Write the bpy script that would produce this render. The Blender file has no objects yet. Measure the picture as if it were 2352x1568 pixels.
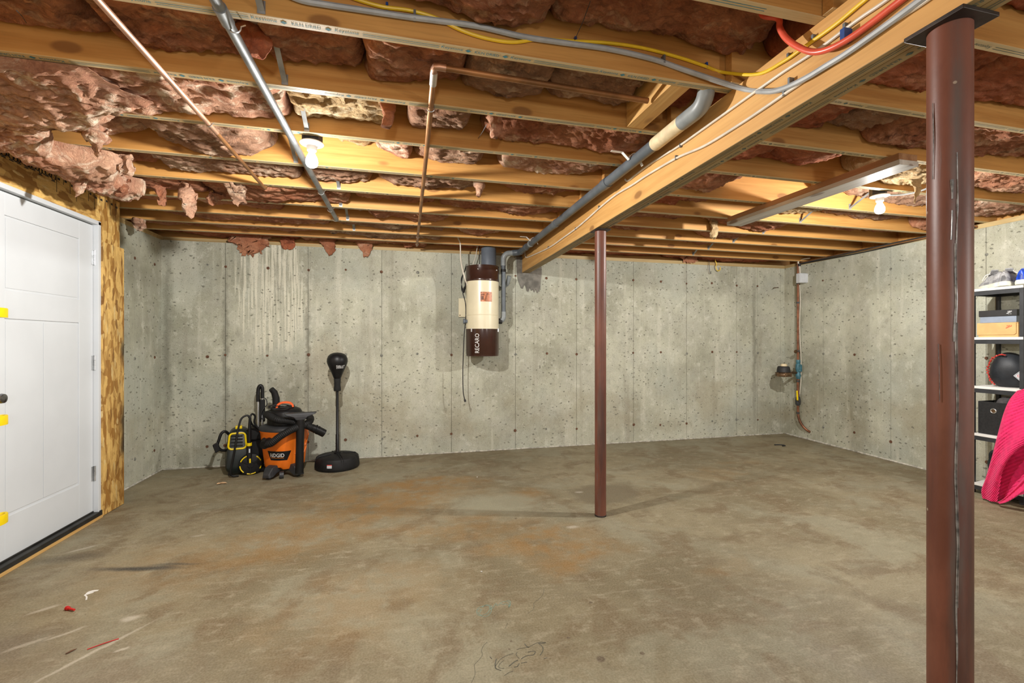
import bpy, bmesh, math, random
from mathutils import Vector, Matrix, noise
C = bpy.context.scene.collection
S = bpy.context.scene
PI = math.pi

# ---------------------------------------------------------------- camera
FPX, YAW, EYE = 1045.0, math.radians(13.9), 1.25
cam_data = bpy.data.cameras.new('camera')
cam_data.sensor_width = 36.0
cam_data.lens = 36.0 * FPX / 2352.0
cam_data.clip_start = 0.02
cam = bpy.data.objects.new('camera', cam_data)
C.objects.link(cam)
cam.location = (0, 0, EYE)
cam.rotation_euler = (PI / 2, 0, -YAW)
S.camera = cam

# ---------------------------------------------------------------- world, lamps, exposure
S.view_settings.view_transform = 'Standard'
S.view_settings.look = 'None'
S.view_settings.gamma = 1.0
S.view_settings.use_curve_mapping = False
S.view_settings.exposure = 0.36
W = bpy.data.worlds.new('world')
S.world = W
W.use_nodes = True
W.node_tree.nodes['Background'].inputs[0].default_value = (1.0, 0.97, 0.93, 1)
W.node_tree.nodes['Background'].inputs[1].default_value = 0.55      # light of the open rest of the basement behind

BULB_POWER, SPARE_POWER, BULB_SMOOTH = 200.0, 62.0, 1.4


def lamp(name, loc, power, radius=0.028, color=(1.0, 0.975, 0.93)):
    l = bpy.data.lights.new(name, 'POINT')
    l.energy = 1.0
    l.color = color
    l.shadow_soft_size = radius
    l.use_nodes = True
    nt = l.node_tree
    em = nt.nodes['Emission']
    fo = nt.nodes.new('ShaderNodeLightFalloff')
    fo.inputs['Strength'].default_value = power
    fo.inputs['Smooth'].default_value = BULB_SMOOTH
    nt.links.new(fo.outputs['Quadratic'], em.inputs['Strength'])
    o = bpy.data.objects.new(name, l)
    C.objects.link(o)
    o.location = loc
    return o


lamp('bulb_light', (-0.4335, 2.497, 2.185), BULB_POWER)
lamp('bulb_light', (3.236, 2.452, 2.185), BULB_POWER)
lamp('fill_light', (-.2, -1.1, 1.62), SPARE_POWER, .12)              # unseen fill lights added behind the camera to brighten the joists
lamp('fill_light', (3.0, -1.1, 1.62), SPARE_POWER, .12)
S.cycles.diffuse_bounces = 3
S.cycles.glossy_bounces = 2
S.cycles.max_bounces = 8

# ---------------------------------------------------------------- measuring helpers: where a sight line meets a wall, floor or face
CT, ST = math.cos(YAW), math.sin(YAW)


def sight(u, v):
    a = (u - 1176.0) / FPX
    b = (784.0 - v) / FPX
    return Vector((a * CT + ST, CT - a * ST, b))


def on_z(u, v, z):
    d = sight(u, v)
    return d * ((z - EYE) / d.z) + Vector((0, 0, EYE))


def on_y(u, v, y):
    d = sight(u, v)
    return d * (y / d.y) + Vector((0, 0, EYE))


def on_x(u, v, x):
    d = sight(u, v)
    return d * (x / d.x) + Vector((0, 0, EYE))


# ---------------------------------------------------------------- node helpers
def new_mat(name):
    m = bpy.data.materials.new(name)
    m.use_nodes = True
    nt = m.node_tree
    p = nt.nodes['Principled BSDF']
    return m, nt, p


class N:
    """thin wrapper for building node graphs"""

    def __init__(s, nt):
        s.nt = nt

    def node(s, t, **kw):
        n = s.nt.nodes.new(t)
        for k, v in kw.items():
            setattr(n, k, v)
        return n

    def link(s, a, b):
        s.nt.links.new(a, b)

    def put(s, sock, v):
        if hasattr(v, 'is_output'):
            s.link(v, sock)
        else:
            sock.default_value = v

    def coord(s, scale=(1, 1, 1), rot=(0, 0, 0), loc=(0, 0, 0), src=None):
        if src is None:
            src = s.node('ShaderNodeTexCoord').outputs['Object']
        mp = s.node('ShaderNodeMapping')
        mp.inputs['Scale'].default_value = scale
        mp.inputs['Rotation'].default_value = rot
        mp.inputs['Location'].default_value = loc
        s.link(src, mp.inputs['Vector'])
        return mp.outputs['Vector']

    def noise(s, vec, scale, detail=4, rough=0.55, dist=0.0, out='Fac'):
        n = s.node('ShaderNodeTexNoise')
        s.link(vec, n.inputs['Vector'])
        n.inputs['Scale'].default_value = scale
        n.inputs['Detail'].default_value = detail
        n.inputs['Roughness'].default_value = rough
        n.inputs['Distortion'].default_value = dist
        return n.outputs[out]

    def voro(s, vec, scale, out='Distance', rnd=1.0, feature='F1'):
        n = s.node('ShaderNodeTexVoronoi', feature=feature)
        s.link(vec, n.inputs['Vector'])
        n.inputs['Scale'].default_value = scale
        n.inputs['Randomness'].default_value = rnd
        return n.outputs[out]

    def math(s, op, a, b=0.5, clamp=False):
        n = s.node('ShaderNodeMath', operation=op, use_clamp=clamp)
        s.put(n.inputs[0], a)
        s.put(n.inputs[1], b)
        return n.outputs[0]

    def ramp(s, fac, a, b, lo=0.0, hi=1.0):
        n = s.node('ShaderNodeMapRange', interpolation_type='SMOOTHSTEP')
        s.put(n.inputs['Value'], fac)
        n.inputs['From Min'].default_value = a
        n.inputs['From Max'].default_value = b
        n.inputs['To Min'].default_value = lo
        n.inputs['To Max'].default_value = hi
        return n.outputs['Result']

    def mix(s, fac, a, b, mode='MIX'):
        n = s.node('ShaderNodeMix', data_type='RGBA', blend_type=mode)
        s.put(n.inputs[0], fac)
        for sock, v in ((n.inputs[6], a), (n.inputs[7], b)):
            if isinstance(v, tuple) and len(v) == 3:
                v = (*v, 1)
            s.put(sock, v)
        return n.outputs[2]

    def vadd(s, a, b, sc):
        m1 = s.node('ShaderNodeVectorMath', operation='SUBTRACT')
        s.link(b, m1.inputs[0])
        m1.inputs[1].default_value = (0.5, 0.5, 0.5)
        m2 = s.node('ShaderNodeVectorMath', operation='SCALE')
        s.link(m1.outputs[0], m2.inputs[0])
        m2.inputs['Scale'].default_value = sc
        m3 = s.node('ShaderNodeVectorMath', operation='ADD')
        s.link(a, m3.inputs[0])
        s.link(m2.outputs[0], m3.inputs[1])
        return m3.outputs[0]

    def blob(s, vec, c, r, rot=0.0, soft=0.6):
        """soft ellipse mask centred on c with radii r (3-vectors)"""
        mp = s.node('ShaderNodeMapping', vector_type='TEXTURE')
        mp.inputs['Location'].default_value = c
        mp.inputs['Rotation'].default_value = (0, 0, rot)
        mp.inputs['Scale'].default_value = r
        s.link(vec, mp.inputs['Vector'])
        ln = s.node('ShaderNodeVectorMath', operation='LENGTH')
        s.link(mp.outputs['Vector'], ln.inputs[0])
        return s.ramp(ln.outputs['Value'], 1.0 - soft, 1.0, 1.0, 0.0)

    def bump(s, h, strength, dist, p, normal=None):
        b = s.node('ShaderNodeBump')
        b.inputs['Strength'].default_value = strength
        b.inputs['Distance'].default_value = dist
        s.link(h, b.inputs['Height'])
        if normal is not None:
            s.link(normal, b.inputs['Normal'])
        if p is not None:
            s.link(b.outputs[0], p.inputs['Normal'])
        return b.outputs[0]


def plain(name, col, rough=0.5, metal=0.0, var=0.12, scale=18.0, bump=0.0, bscale=120.0, spec=0.5):
    m, nt, p = new_mat(name)
    n = N(nt)
    v = n.coord()
    f = n.noise(v, scale, 5)
    lo = tuple(c * (1 - var) for c in col)
    hi = tuple(min(1, c * (1 + var)) for c in col)
    n.link(n.mix(n.ramp(f, 0.3, 0.7), lo, hi), p.inputs['Base Color'])
    p.inputs['Roughness'].default_value = rough
    p.inputs['Metallic'].default_value = metal
    p.inputs['Specular IOR Level'].default_value = spec
    if bump:
        n.bump(n.noise(v, bscale, 3), bump, 0.002, p)
    return m


M = {}


# ---- concrete of the walls
def concrete_wall(name, drips=False):
    m, nt, p = new_mat(name)
    n = N(nt)
    o = n.coord()
    big = n.noise(o, 0.9, 5, 0.6)
    mid = n.noise(o, 4.0, 6, 0.65)
    col = n.mix(n.ramp(big, 0.38, 0.62), (0.275, 0.27, 0.195), (0.49, 0.485, 0.375))
    col = n.mix(n.math('MULTIPLY', n.ramp(mid, 0.4, 0.66), 0.6), col, (0.42, 0.41, 0.34))
    spk = n.noise(n.coord(scale=(1, 1, 0.8), loc=(3, 3, 3)), 13.0, 7, 0.72)
    col = n.mix(n.math('MULTIPLY', n.ramp(spk, 0.53, 0.66), 0.5), col, (0.24, 0.23, 0.175))
    col = n.mix(n.math('MULTIPLY', n.ramp(spk, 0.46, 0.36), 0.45), col, (0.64, 0.63, 0.53))
    # greenish grey areas
    gr = n.noise(n.coord(loc=(7, 3, 1)), 1.3, 4)
    col = n.mix(n.math('MULTIPLY', n.ramp(gr, 0.45, 0.65), 0.5), col, (0.36, 0.385, 0.33))
    # vertical water streaks
    st = n.noise(n.coord(scale=(7, 7, 0.45)), 1.6, 5, 0.6)
    col = n.mix(n.math('MULTIPLY', n.ramp(st, 0.54, 0.70), 0.38), col, (0.62, 0.60, 0.49))
    st2 = n.noise(n.coord(scale=(5, 5, 0.3), loc=(3, 1, 8)), 1.3, 5, 0.6)
    col = n.mix(n.math('MULTIPLY', n.ramp(st2, 0.56, 0.74), 0.6), col, (0.25, 0.23, 0.17))
    # brown tide bands low on the wall
    low = n.blob(n.vadd(o, n.noise(o, 1.7, 4, out='Color'), 0.7), (0, 0, 0.42), (90, 90, 0.34))
    lown = n.ramp(n.noise(o, 2.2, 5), 0.42, 0.62)
    col = n.mix(n.math('MULTIPLY', n.math('MULTIPLY', low, lown), 0.5), col, (0.28, 0.24, 0.15))
    if drips:
        dv = n.vadd(o, n.noise(n.coord(scale=(14, 1, 1.2)), 2.0, 4, out='Color'), 0.22)
        patch = n.blob(dv, (-1.28, 5.1, 1.75), (0.42, 1, 0.72), soft=0.25)
        dr = n.ramp(n.noise(n.coord(scale=(26, 26, 0.8)), 1.7, 4, 0.6), 0.46, 0.54)
        col = n.mix(n.math('MULTIPLY', n.math('MULTIPLY', patch, dr), 0.75), col, (0.68, 0.65, 0.52))
        patch2 = n.blob(dv, (-2.05, 5.1, 1.9), (0.16, 1, 0.45), soft=0.4)
        col = n.mix(n.math('MULTIPLY', patch2, 0.35), col, (0.66, 0.66, 0.56))
        for sx, wdt in ((-1.695, 0.045), (-0.925, 0.04), (-2.2, 0.06), (4.6, 0.05)):
            sm = n.blob(n.vadd(o, n.noise(o, 9.0, 5, out='Color'), 0.10), (sx, 5.1, 1.2), (wdt, 1, 1.5), soft=0.9)
            col = n.mix(n.math('MULTIPLY', sm, 0.7), col, (0.14, 0.135, 0.095))
        wet = n.blob(dv, (-0.75, 5.1, 1.0), (0.25, 1, 0.4), soft=0.5)
        col = n.mix(n.math('MULTIPLY', wet, 0.4), col, (0.33, 0.28, 0.19))
    # pits and air holes
    pv = n.vadd(n.coord(scale=(1, 1, 1.5)), n.noise(o, 16.0, 3, out='Color'), 0.06)
    d = n.voro(pv, 17.0)
    rnd = n.voro(pv, 17.0, out='Color')
    dens = n.ramp(n.noise(n.coord(loc=(2, 9, 4)), 1.4, 3), 0.36, 0.58, 0.74, 0.10)
    keep = n.math('GREATER_THAN', rnd, dens)
    pit = n.math('MULTIPLY', n.ramp(d, 0.13, 0.23, 1.0, 0.0), keep)
    fine = n.voro(n.coord(scale=(1, 1, 1.2)), 48.0)
    frnd = n.voro(n.coord(scale=(1, 1, 1.2)), 48.0, out='Color')
    pit2 = n.math('MULTIPLY', n.ramp(fine, 0.12, 0.24, 1.0, 0.0), n.math('GREATER_THAN', frnd, 0.58))
    allp = n.math('MAXIMUM', pit, n.math('MULTIPLY', pit2, 0.6))
    col = n.mix(n.math('MULTIPLY', allp, 0.85), col, (0.10, 0.095, 0.065))
    grain = n.noise(o, 160.0, 3, 0.7)
    col = n.mix(0.16, col, n.mix(n.ramp(grain, 0.35, 0.65), (0.2, 0.2, 0.17), (0.7, 0.7, 0.62)))
    n.link(col, p.inputs['Base Color'])
    p.inputs['Roughness'].default_value = 0.85
    p.inputs['Specular IOR Level'].default_value = 0.25
    h = n.math('SUBTRACT', n.math('MULTIPLY', mid, 0.6), allp)
    n.bump(h, 0.5, 0.004, p)
    return m


M['wall_back'] = concrete_wall('concrete_back_wall', True)
M['wall'] = concrete_wall('concrete_wall')


# ---- concrete of the floor
def concrete_floor():
    m, nt, p = new_mat('concrete_floor')
    n = N(nt)
    o = n.coord()
    wob = n.vadd(o, n.noise(o, 1.6, 5, 0.6, out='Color'), 0.75)
    wob2 = n.vadd(o, n.noise(o, 5.0, 5, 0.6, out='Color'), 0.25)
    big = n.noise(o, 0.8, 6, 0.62)
    col = n.mix(n.ramp(big, 0.34, 0.66), (0.128, 0.102, 0.053), (0.245, 0.208, 0.126))
    g = n.noise(n.coord(loc=(5, 2, 0)), 1.5, 6, 0.6, 0.6)
    col = n.mix(n.math('MULTIPLY', n.ramp(g, 0.46, 0.62), 0.65), col, (0.225, 0.212, 0.145))
    br = n.noise(n.coord(loc=(1, 8, 0)), 3.2, 7, 0.65, 0.5)
    col = n.mix(n.math('MULTIPLY', n.ramp(br, 0.47, 0.64), 0.75), col, (0.120, 0.080, 0.036))
    sw = n.noise(n.coord(scale=(2, 7, 1), rot=(0, 0, 0.35)), 4.0, 6, 0.65)
    col = n.mix(n.math('MULTIPLY', n.ramp(sw, 0.5, 0.68), 0.35), col, (0.33, 0.29, 0.20))
    sp = n.noise(n.coord(loc=(4, 4, 0)), 11.0, 7, 0.72)
    col = n.mix(n.math('MULTIPLY', n.ramp(sp, 0.52, 0.68), 0.42), col, (0.115, 0.09, 0.052))
    col = n.mix(n.math('MULTIPLY', n.ramp(sp, 0.46, 0.34), 0.35), col, (0.36, 0.32, 0.225))
    # pale grey scuffed corner by the door
    pale = n.blob(wob, (-1.25, 1.75, 0), (0.8, 0.75, 5), soft=0.9)
    col = n.mix(n.math('MULTIPLY', pale, 0.5), col, (0.29, 0.275, 0.225))
    # rust stains
    orange = (0.225, 0.112, 0.020)
    mott = n.ramp(n.noise(o, 6.0, 6, 0.65), 0.30, 0.62)
    for cx, cy, rx, ry, rt, k in ((-.05, 3.75, .75, .50, 0.1, .75), (.28, 4.05, .42, .14, 0, .85), (.85, 2.75, .50, .20, 0.2, .75), (1.0, 2.5, .35, .16, 0.3, .75),
                                  (.35, 3.05, .6, .2, 0, .5), (-.6, 3.2, .65, .42, 0.4, .55), (-1.2, 2.9, .5, .35, 0, .35), (-.2, 2.3, .55, .30, .3, .35), (2.9, 3.7, .35, .2, 0, .3),
                                  (3.4, 4.0, .3, .12, 0, .3), (.95, 3.55, .22, .18, 0, .6), (1.65, 2.2, .3, .1, .2, .25)):
        bm = n.blob(wob, (cx + .02, cy + .02, 0.35), (rx * 1.25, ry * 1.25, 9), rt, 0.75)
        col = n.mix(n.math('MULTIPLY', n.math('MULTIPLY', bm, mott), k), col, orange)
    # grey-green washed patch behind the post, dark damp tongue
    b = n.blob(wob2, (.72, 3.45, 0.1), (.45, .28, 9), 0, 0.6)
    col = n.mix(n.math('MULTIPLY', b, .7), col, (0.26, 0.25, 0.175))
    b = n.blob(wob2, (1.65, 3.45, 0.1), (.36, .30, 9), 0.3, 0.35)
    col = n.mix(n.math('MULTIPLY', b, .8), col, (0.115, 0.09, 0.052))
    # dark streaks by the door, with the shade nearby painted into the floor colour
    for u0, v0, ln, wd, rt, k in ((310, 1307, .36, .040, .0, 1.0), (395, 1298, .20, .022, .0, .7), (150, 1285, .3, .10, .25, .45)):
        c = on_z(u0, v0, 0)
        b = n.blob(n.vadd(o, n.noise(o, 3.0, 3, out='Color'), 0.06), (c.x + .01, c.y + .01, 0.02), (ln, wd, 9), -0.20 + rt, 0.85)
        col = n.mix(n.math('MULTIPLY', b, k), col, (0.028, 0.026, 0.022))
    b = n.blob(wob2, (-1.7, 2.3, .1), (.35, .25, 9), .2, .8)
    col = n.mix(n.math('MULTIPLY', b, .55), col, (0.12, 0.11, 0.09))
    # light scuffs
    for u0, v0, ln, wd, rt, k in ((210, 1500, .30, .014, .95, .55), (298, 1420, .05, .03, .3, .6), (280, 1490, .035, .014, .4, .6), (190, 1260, .10, .02, .6, .45), (100, 1400, .08, .02, .6, .5),
                                  (150, 1455, .09, .015, .6, .5), (60, 1480, .1, .02, .6, .4), (1315, 1210, .06, .03, 0, .5), (1330, 1130, .05, .03, 0, .5), (455, 1230, .06, .02, 0, .3)):
        c = on_z(u0, v0, 0)
        b = n.blob(n.vadd(o, n.noise(o, 12.0, 3, out='Color'), 0.03), (c.x, c.y, 0), (ln, wd, 9), rt, 0.7)
        col = n.mix(n.math('MULTIPLY', b, k), col, (0.50, 0.46, 0.38))
    # shallow pits: dark spots
    for u0, v0, r in ((1357, 1383, .011), (1306, 1464, .008), (1174, 1472, .007), (1303, 1464, .004), (1475, 1500, .012), (1380, 1513, .022), (1185, 1190, .012), (1170, 1490, .006)):
        c = on_z(u0, v0, 0)
        b = n.blob(o, (c.x, c.y, 0), (r, r, 9), 0, 0.4)
        col = n.mix(n.math('MULTIPLY', b, .8), col, (0.07, 0.045, 0.025))
    # pits and grit
    d = n.voro(n.coord(scale=(1, 1, 1)), 16.0)
    rnd = n.voro(n.coord(scale=(1, 1, 1)), 16.0, out='Color')
    pit = n.math('MULTIPLY', n.ramp(d, 0.03, 0.075, 1.0, 0.0), n.math('GREATER_THAN', rnd, 0.66))
    col = n.mix(n.math('MULTIPLY', pit, 0.6), col, (0.09, 0.065, 0.04))
    gr = n.noise(o, 120.0, 4, 0.7)
    col = n.mix(0.14, col, n.mix(n.ramp(gr, 0.35, 0.65), (0.10, 0.08, 0.05), (0.55, 0.48, 0.36)))
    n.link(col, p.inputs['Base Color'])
    n.put(p.inputs['Roughness'], n.ramp(n.noise(o, 2.5, 5), 0.3, 0.7, 0.5, 0.72))
    p.inputs['Specular IOR Level'].default_value = 0.32
    n.bump(n.math('ADD', n.noise(o, 30.0, 5), n.math('MULTIPLY', pit, -1.0)), 0.16, 0.004, p)
    return m


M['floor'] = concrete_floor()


# ---- timber
def wood(name, light, dark, axis='x', grain=1.0, knots=True, rough=0.55, sat=1.0):
    m, nt, p = new_mat(name)
    n = N(nt)
    oi = n.node('ShaderNodeObjectInfo')
    base = n.node('ShaderNodeTexCoord').outputs['Object']
    off = n.node('ShaderNodeVectorMath', operation='SCALE')
    cmb = n.node('ShaderNodeCombineXYZ')
    for i in range(3):
        n.link(oi.outputs['Random'], cmb.inputs[i])
    n.link(cmb.outputs[0], off.inputs[0])
    off.inputs['Scale'].default_value = 37.0
    add = n.node('ShaderNodeVectorMath', operation='ADD')
    n.link(base, add.inputs[0])
    n.link(off.outputs[0], add.inputs[1])
    v = add.outputs[0]
    sc = {'x': (0.35, 9, 9), 'y': (9, 0.35, 9), 'z': (9, 9, 0.35)}[axis]
    a = n.noise(n.coord(scale=sc, src=v), 2.2, 6, 0.6, 0.7)
    b = n.noise(n.coord(scale=tuple(c * 4 for c in sc), src=v), 4.0, 3, 0.6)
    col = n.mix(n.ramp(a, 0.34, 0.68), light, dark)
    col = n.mix(n.math('MULTIPLY', n.ramp(b, 0.45, 0.7), 0.22 * grain), col, tuple(c * 0.45 for c in dark))
    tone = n.noise(n.coord(scale=(0.7, 0.7, 0.7), src=v), 1.1, 3)
    col = n.mix(n.math('MULTIPLY', n.ramp(tone, 0.4, 0.65), 0.35), col, tuple(min(1, c * 1.25) for c in light))
    h = b
    if knots:
        ks = {'x': (0.5, 1.1, 1.1), 'y': (1.1, 0.5, 1.1), 'z': (1.1, 1.1, 0.5)}[axis]
        kv = n.coord(scale=tuple(c * 5.6 for c in ks), src=v)
        d = n.voro(kv, 1.0)
        r = n.voro(kv, 1.0, out='Color')
        k = n.math('MULTIPLY', n.ramp(d, 0.10, 0.17, 1.0, 0.0), n.math('GREATER_THAN', r, 0.20))
        col = n.mix(n.math('MULTIPLY', k, 0.75), col, (0.13, 0.05, 0.02))
        ring = n.math('MULTIPLY', n.ramp(d, 0.16, 0.34, 1.0, 0.0), n.math('GREATER_THAN', r, 0.20))
        col = n.mix(n.math('MULTIPLY', ring, 0.25), col, dark)
    n.link(col, p.inputs['Base Color'])
    p.inputs['Roughness'].default_value = rough
    p.inputs['Specular IOR Level'].default_value = 0.3
    n.bump(h, 0.12, 0.002, p)
    return m


M['joist'] = wood('joist_timber', (0.54, 0.285, 0.085), (0.40, 0.180, 0.045))
M['joist_edge'] = wood('joist_edge_timber', (0.60, 0.47, 0.27), (0.45, 0.33, 0.16), knots=False)
M['beam'] = wood('beam_timber', (0.60, 0.345, 0.12), (0.45, 0.225, 0.062), 'y')
M['beam_edge'] = wood('beam_edge_timber', (0.36, 0.26, 0.12), (0.24, 0.155, 0.06), 'y', knots=False)
M['block'] = wood('block_timber', (0.66, 0.42, 0.16), (0.5, 0.27, 0.08), 'y')
M['brace'] = wood('brace_timber', (0.36, 0.20, 0.10), (0.25, 0.12, 0.055), 'y')
M['brace_face'] = wood('weathered_brace_face', (0.58, 0.55, 0.50), (0.40, 0.37, 0.33), 'y')
M['sill'] = wood('sill_timber', (0.50, 0.38, 0.19), (0.36, 0.24, 0.10), 'x', knots=False)
M['stamp'] = plain('blue_green_ink', (0.045, 0.20, 0.26), 0.8, var=0.3, scale=60)
M['stamp_dark'] = plain('faded_ink', (0.07, 0.11, 0.10), 0.8, var=0.3, scale=60)
M['subfloor'] = wood('subfloor_board', (0.62, 0.45, 0.24), (0.47, 0.31, 0.14), 'x', knots=False)


# ---- strand board
def strand_board(name, vertical):
    m, nt, p = new_mat(name)
    n = N(nt)
    o = n.coord()
    w = n.vadd(o, n.noise(o, 6.0, 3, out='Color'), 0.05)
    s1 = (20, 40, 9) if vertical else (20, 10, 40)
    s2 = (20, 26, 15) if vertical else (20, 15, 26)
    def layer(sc, rot, loc):
        v = n.coord(scale=sc, rot=rot, loc=loc, src=w)
        return n.voro(v, 1.0, out='Color'), n.voro(v, 1.0)
    c1, d1 = layer(s1, (0.5, 0, 0), (0, 0, 0))
    c2, d2 = layer(s2, (-0.6, 0, 0), (3, 5, 1))
    c3, d3 = layer(tuple(c * 1.9 for c in s1), (0.15, 0, 0), (9, 2, 4))
    f = n.math('ADD', n.math('MULTIPLY', c1, 0.55), n.math('MULTIPLY', c2, 0.45))
    col = n.mix(n.ramp(f, 0.30, 0.68), (0.34, 0.16, 0.030), (0.72, 0.46, 0.145))
    col = n.mix(n.math('GREATER_THAN', c3, 0.86), col, (0.72, 0.52, 0.22))
    col = n.mix(n.math('MULTIPLY', n.math('GREATER_THAN', n.voro(n.coord(scale=s1, rot=(-.3, 0, 0), loc=(4, 4, 4), src=w), 1.4, out='Color'), 0.86), .8), col, (0.19, 0.08, 0.015))
    edge = n.ramp(d1, 0.45, 0.75)
    col = n.mix(n.math('MULTIPLY', edge, 0.22), col, (0.16, 0.07, 0.015))
    fib = n.noise(n.coord(scale=s1 if vertical else s1, src=w), 5.0, 3)
    col = n.mix(n.math('MULTIPLY', n.ramp(fib, 0.5, 0.7), 0.25), col, (0.22, 0.10, 0.02))
    # soot sprayed on the free edge
    if vertical:
        for z0, r in ((1.18, .16), (0.62, .28), (0.45, .14)):
            b = n.blob(n.vadd(o, n.noise(o, 14.0, 4, out='Color'), 0.05), (-2.05, 4.125, z0), (1, .085, r), 0, 0.85)
            col = n.mix(n.math('MULTIPLY', b, 0.9), col, (0.015, 0.012, 0.01))
    n.link(col, p.inputs['Base Color'])
    p.inputs['Roughness'].default_value = 0.6
    n.bump(n.math('ADD', f, n.math('MULTIPLY', c3, .5)), 0.35, 0.003, p)
    return m


M['osb'] = strand_board('strand_board_horizontal', False)
M['osb_v'] = strand_board('strand_board_vertical', True)


# ---- fibreglass
def fibreglass(name, pinks, pale, dark, k_pale):
    m, nt, p = new_mat(name)
    n = N(nt)
    geo = n.node('ShaderNodeNewGeometry').outputs['Position']
    w = n.vadd(geo, n.noise(geo, 4.0, 4, out='Color'), 0.25)
    a = n.noise(w, 2.6, 6, 0.65)
    col = n.mix(n.ramp(a, 0.34, 0.66), pinks[0], pinks[1])
    b = n.noise(n.coord(scale=(1, 1.8, 2.2), src=w), 5.0, 7, 0.7, 0.4)
    col = n.mix(n.math('MULTIPLY', n.ramp(b, 0.50, 0.66), k_pale), col, pale)
    c = n.noise(n.coord(scale=(1.2, 2.0, 2.4), loc=(4, 7, 2), src=w), 3.6, 7, 0.7, 0.3)
    col = n.mix(n.math('MULTIPLY', n.ramp(c, 0.54, 0.70), 0.75), col, dark)
    f = n.noise(n.coord(scale=(1, 2.4, 1.5), src=w), 42.0, 6, 0.75)
    col = n.mix(0.3, col, n.mix(n.ramp(f, 0.36, 0.62), tuple(x * .45 for x in dark), pale), 'SOFT_LIGHT')
    n.link(col, p.inputs['Base Color'])
    p.inputs['Roughness'].default_value = 1.0
    p.inputs['Specular IOR Level'].default_value = 0.05
    p.inputs['Sheen Weight'].default_value = 0.04
    p.inputs['Sheen Roughness'].default_value = 0.6
    rn = n.node('ShaderNodeTexNoise', noise_type='RIDGED_MULTIFRACTAL')
    n.link(n.coord(scale=(1.0, 1.7, 1.6), src=w), rn.inputs['Vector'])
    rn.inputs['Scale'].default_value = 7.0
    rn.inputs['Detail'].default_value = 7.0
    rn.inputs['Roughness'].default_value = 0.62
    hh = n.math('ADD', n.math('MULTIPLY', rn.outputs['Fac'], 0.55), n.math('MULTIPLY', f, 0.6))
    n.bump(hh, 1.0, 0.030, p)
    return m


M['pink'] = fibreglass('pink_fibreglass', ((0.38, 0.150, 0.080), (0.58, 0.285, 0.170)), (0.76, 0.53, 0.37), (0.095, 0.038, 0.020), 0.6)
M['pink_pale'] = fibreglass('pale_pink_fibreglass', ((0.48, 0.230, 0.145), (0.66, 0.40, 0.275)), (0.90, 0.74, 0.58), (0.15, 0.058, 0.032), 0.95)
M['pink_deep'] = fibreglass('deep_pink_fibreglass', ((0.39, 0.120, 0.056), (0.58, 0.225, 0.122)), (0.64, 0.35, 0.22), (0.10, 0.032, 0.017), 0.45)
M['yellow_batt'] = fibreglass('cream_fibreglass', ((0.48, 0.31, 0.15), (0.68, 0.50, 0.29)), (0.88, 0.76, 0.54), (0.20, 0.10, 0.04), 0.85)
M['grey_batt'] = fibreglass('dusty_pink_fibreglass', ((0.33, 0.180, 0.112), (0.50, 0.305, 0.205)), (0.74, 0.58, 0.44), (0.068, 0.040, 0.026), 0.75)


# ---- primed steel of the posts
def primer():
    m, nt, p = new_mat('red_oxide_primer')
    n = N(nt)
    o = n.coord()
    a = n.noise(n.coord(scale=(1, 1, 0.35)), 5.0, 6, 0.6)
    col = n.mix(n.ramp(a, 0.35, 0.65), (0.105, 0.033, 0.020), (0.175, 0.062, 0.038))
    s = n.noise(n.coord(scale=(14, 14, 0.8), loc=(1, 4, 0)), 1.5, 6, 0.7)
    bare = n.ramp(s, 0.60, 0.70)
    col = n.mix(n.math('MULTIPLY', bare, 0.75), col, (0.13, 0.14, 0.145))
    an = math.atan2(-.533, -.846) + .30
    worn = n.blob(n.vadd(o, n.noise(n.coord(scale=(1, 1, .5)), 7.0, 5, out='Color'), .030), (.0435 * math.cos(an), .0435 * math.sin(an), 1.0), (.024, .024, 2.0), 0, .9)
    wn = n.ramp(n.noise(n.coord(scale=(6, 6, 1.0), loc=(2, 2, 2)), 2.0, 6, .65), .36, .60)
    col = n.mix(n.math('MULTIPLY', n.math('MULTIPLY', worn, wn), .85), col, (0.085, 0.085, 0.075))
    s2 = n.noise(n.coord(scale=(10, 10, 1.2), loc=(8, 1, 3)), 1.2, 5, 0.6)
    col = n.mix(n.math('MULTIPLY', n.ramp(s2, 0.55, 0.72), 0.6), col, (0.045, 0.025, 0.02))
    d = n.voro(o, 34.0)
    r = n.voro(o, 34.0, out='Color')
    sp = n.math('MULTIPLY', n.ramp(d, 0.10, 0.16, 1, 0), n.math('GREATER_THAN', r, 0.9))
    col = n.mix(n.math('MULTIPLY', sp, 0.7), col, (0.45, 0.36, 0.27))
    n.link(col, p.inputs['Base Color'])
    n.put(p.inputs['Roughness'], n.ramp(bare, 0, 1, 0.44, 0.32))
    n.put(p.inputs['Metallic'], n.math('MULTIPLY', bare, 0.4))
    n.bump(n.math('ADD', n.noise(o, 60, 4), bare), 0.12, 0.002, p)
    return m


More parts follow.
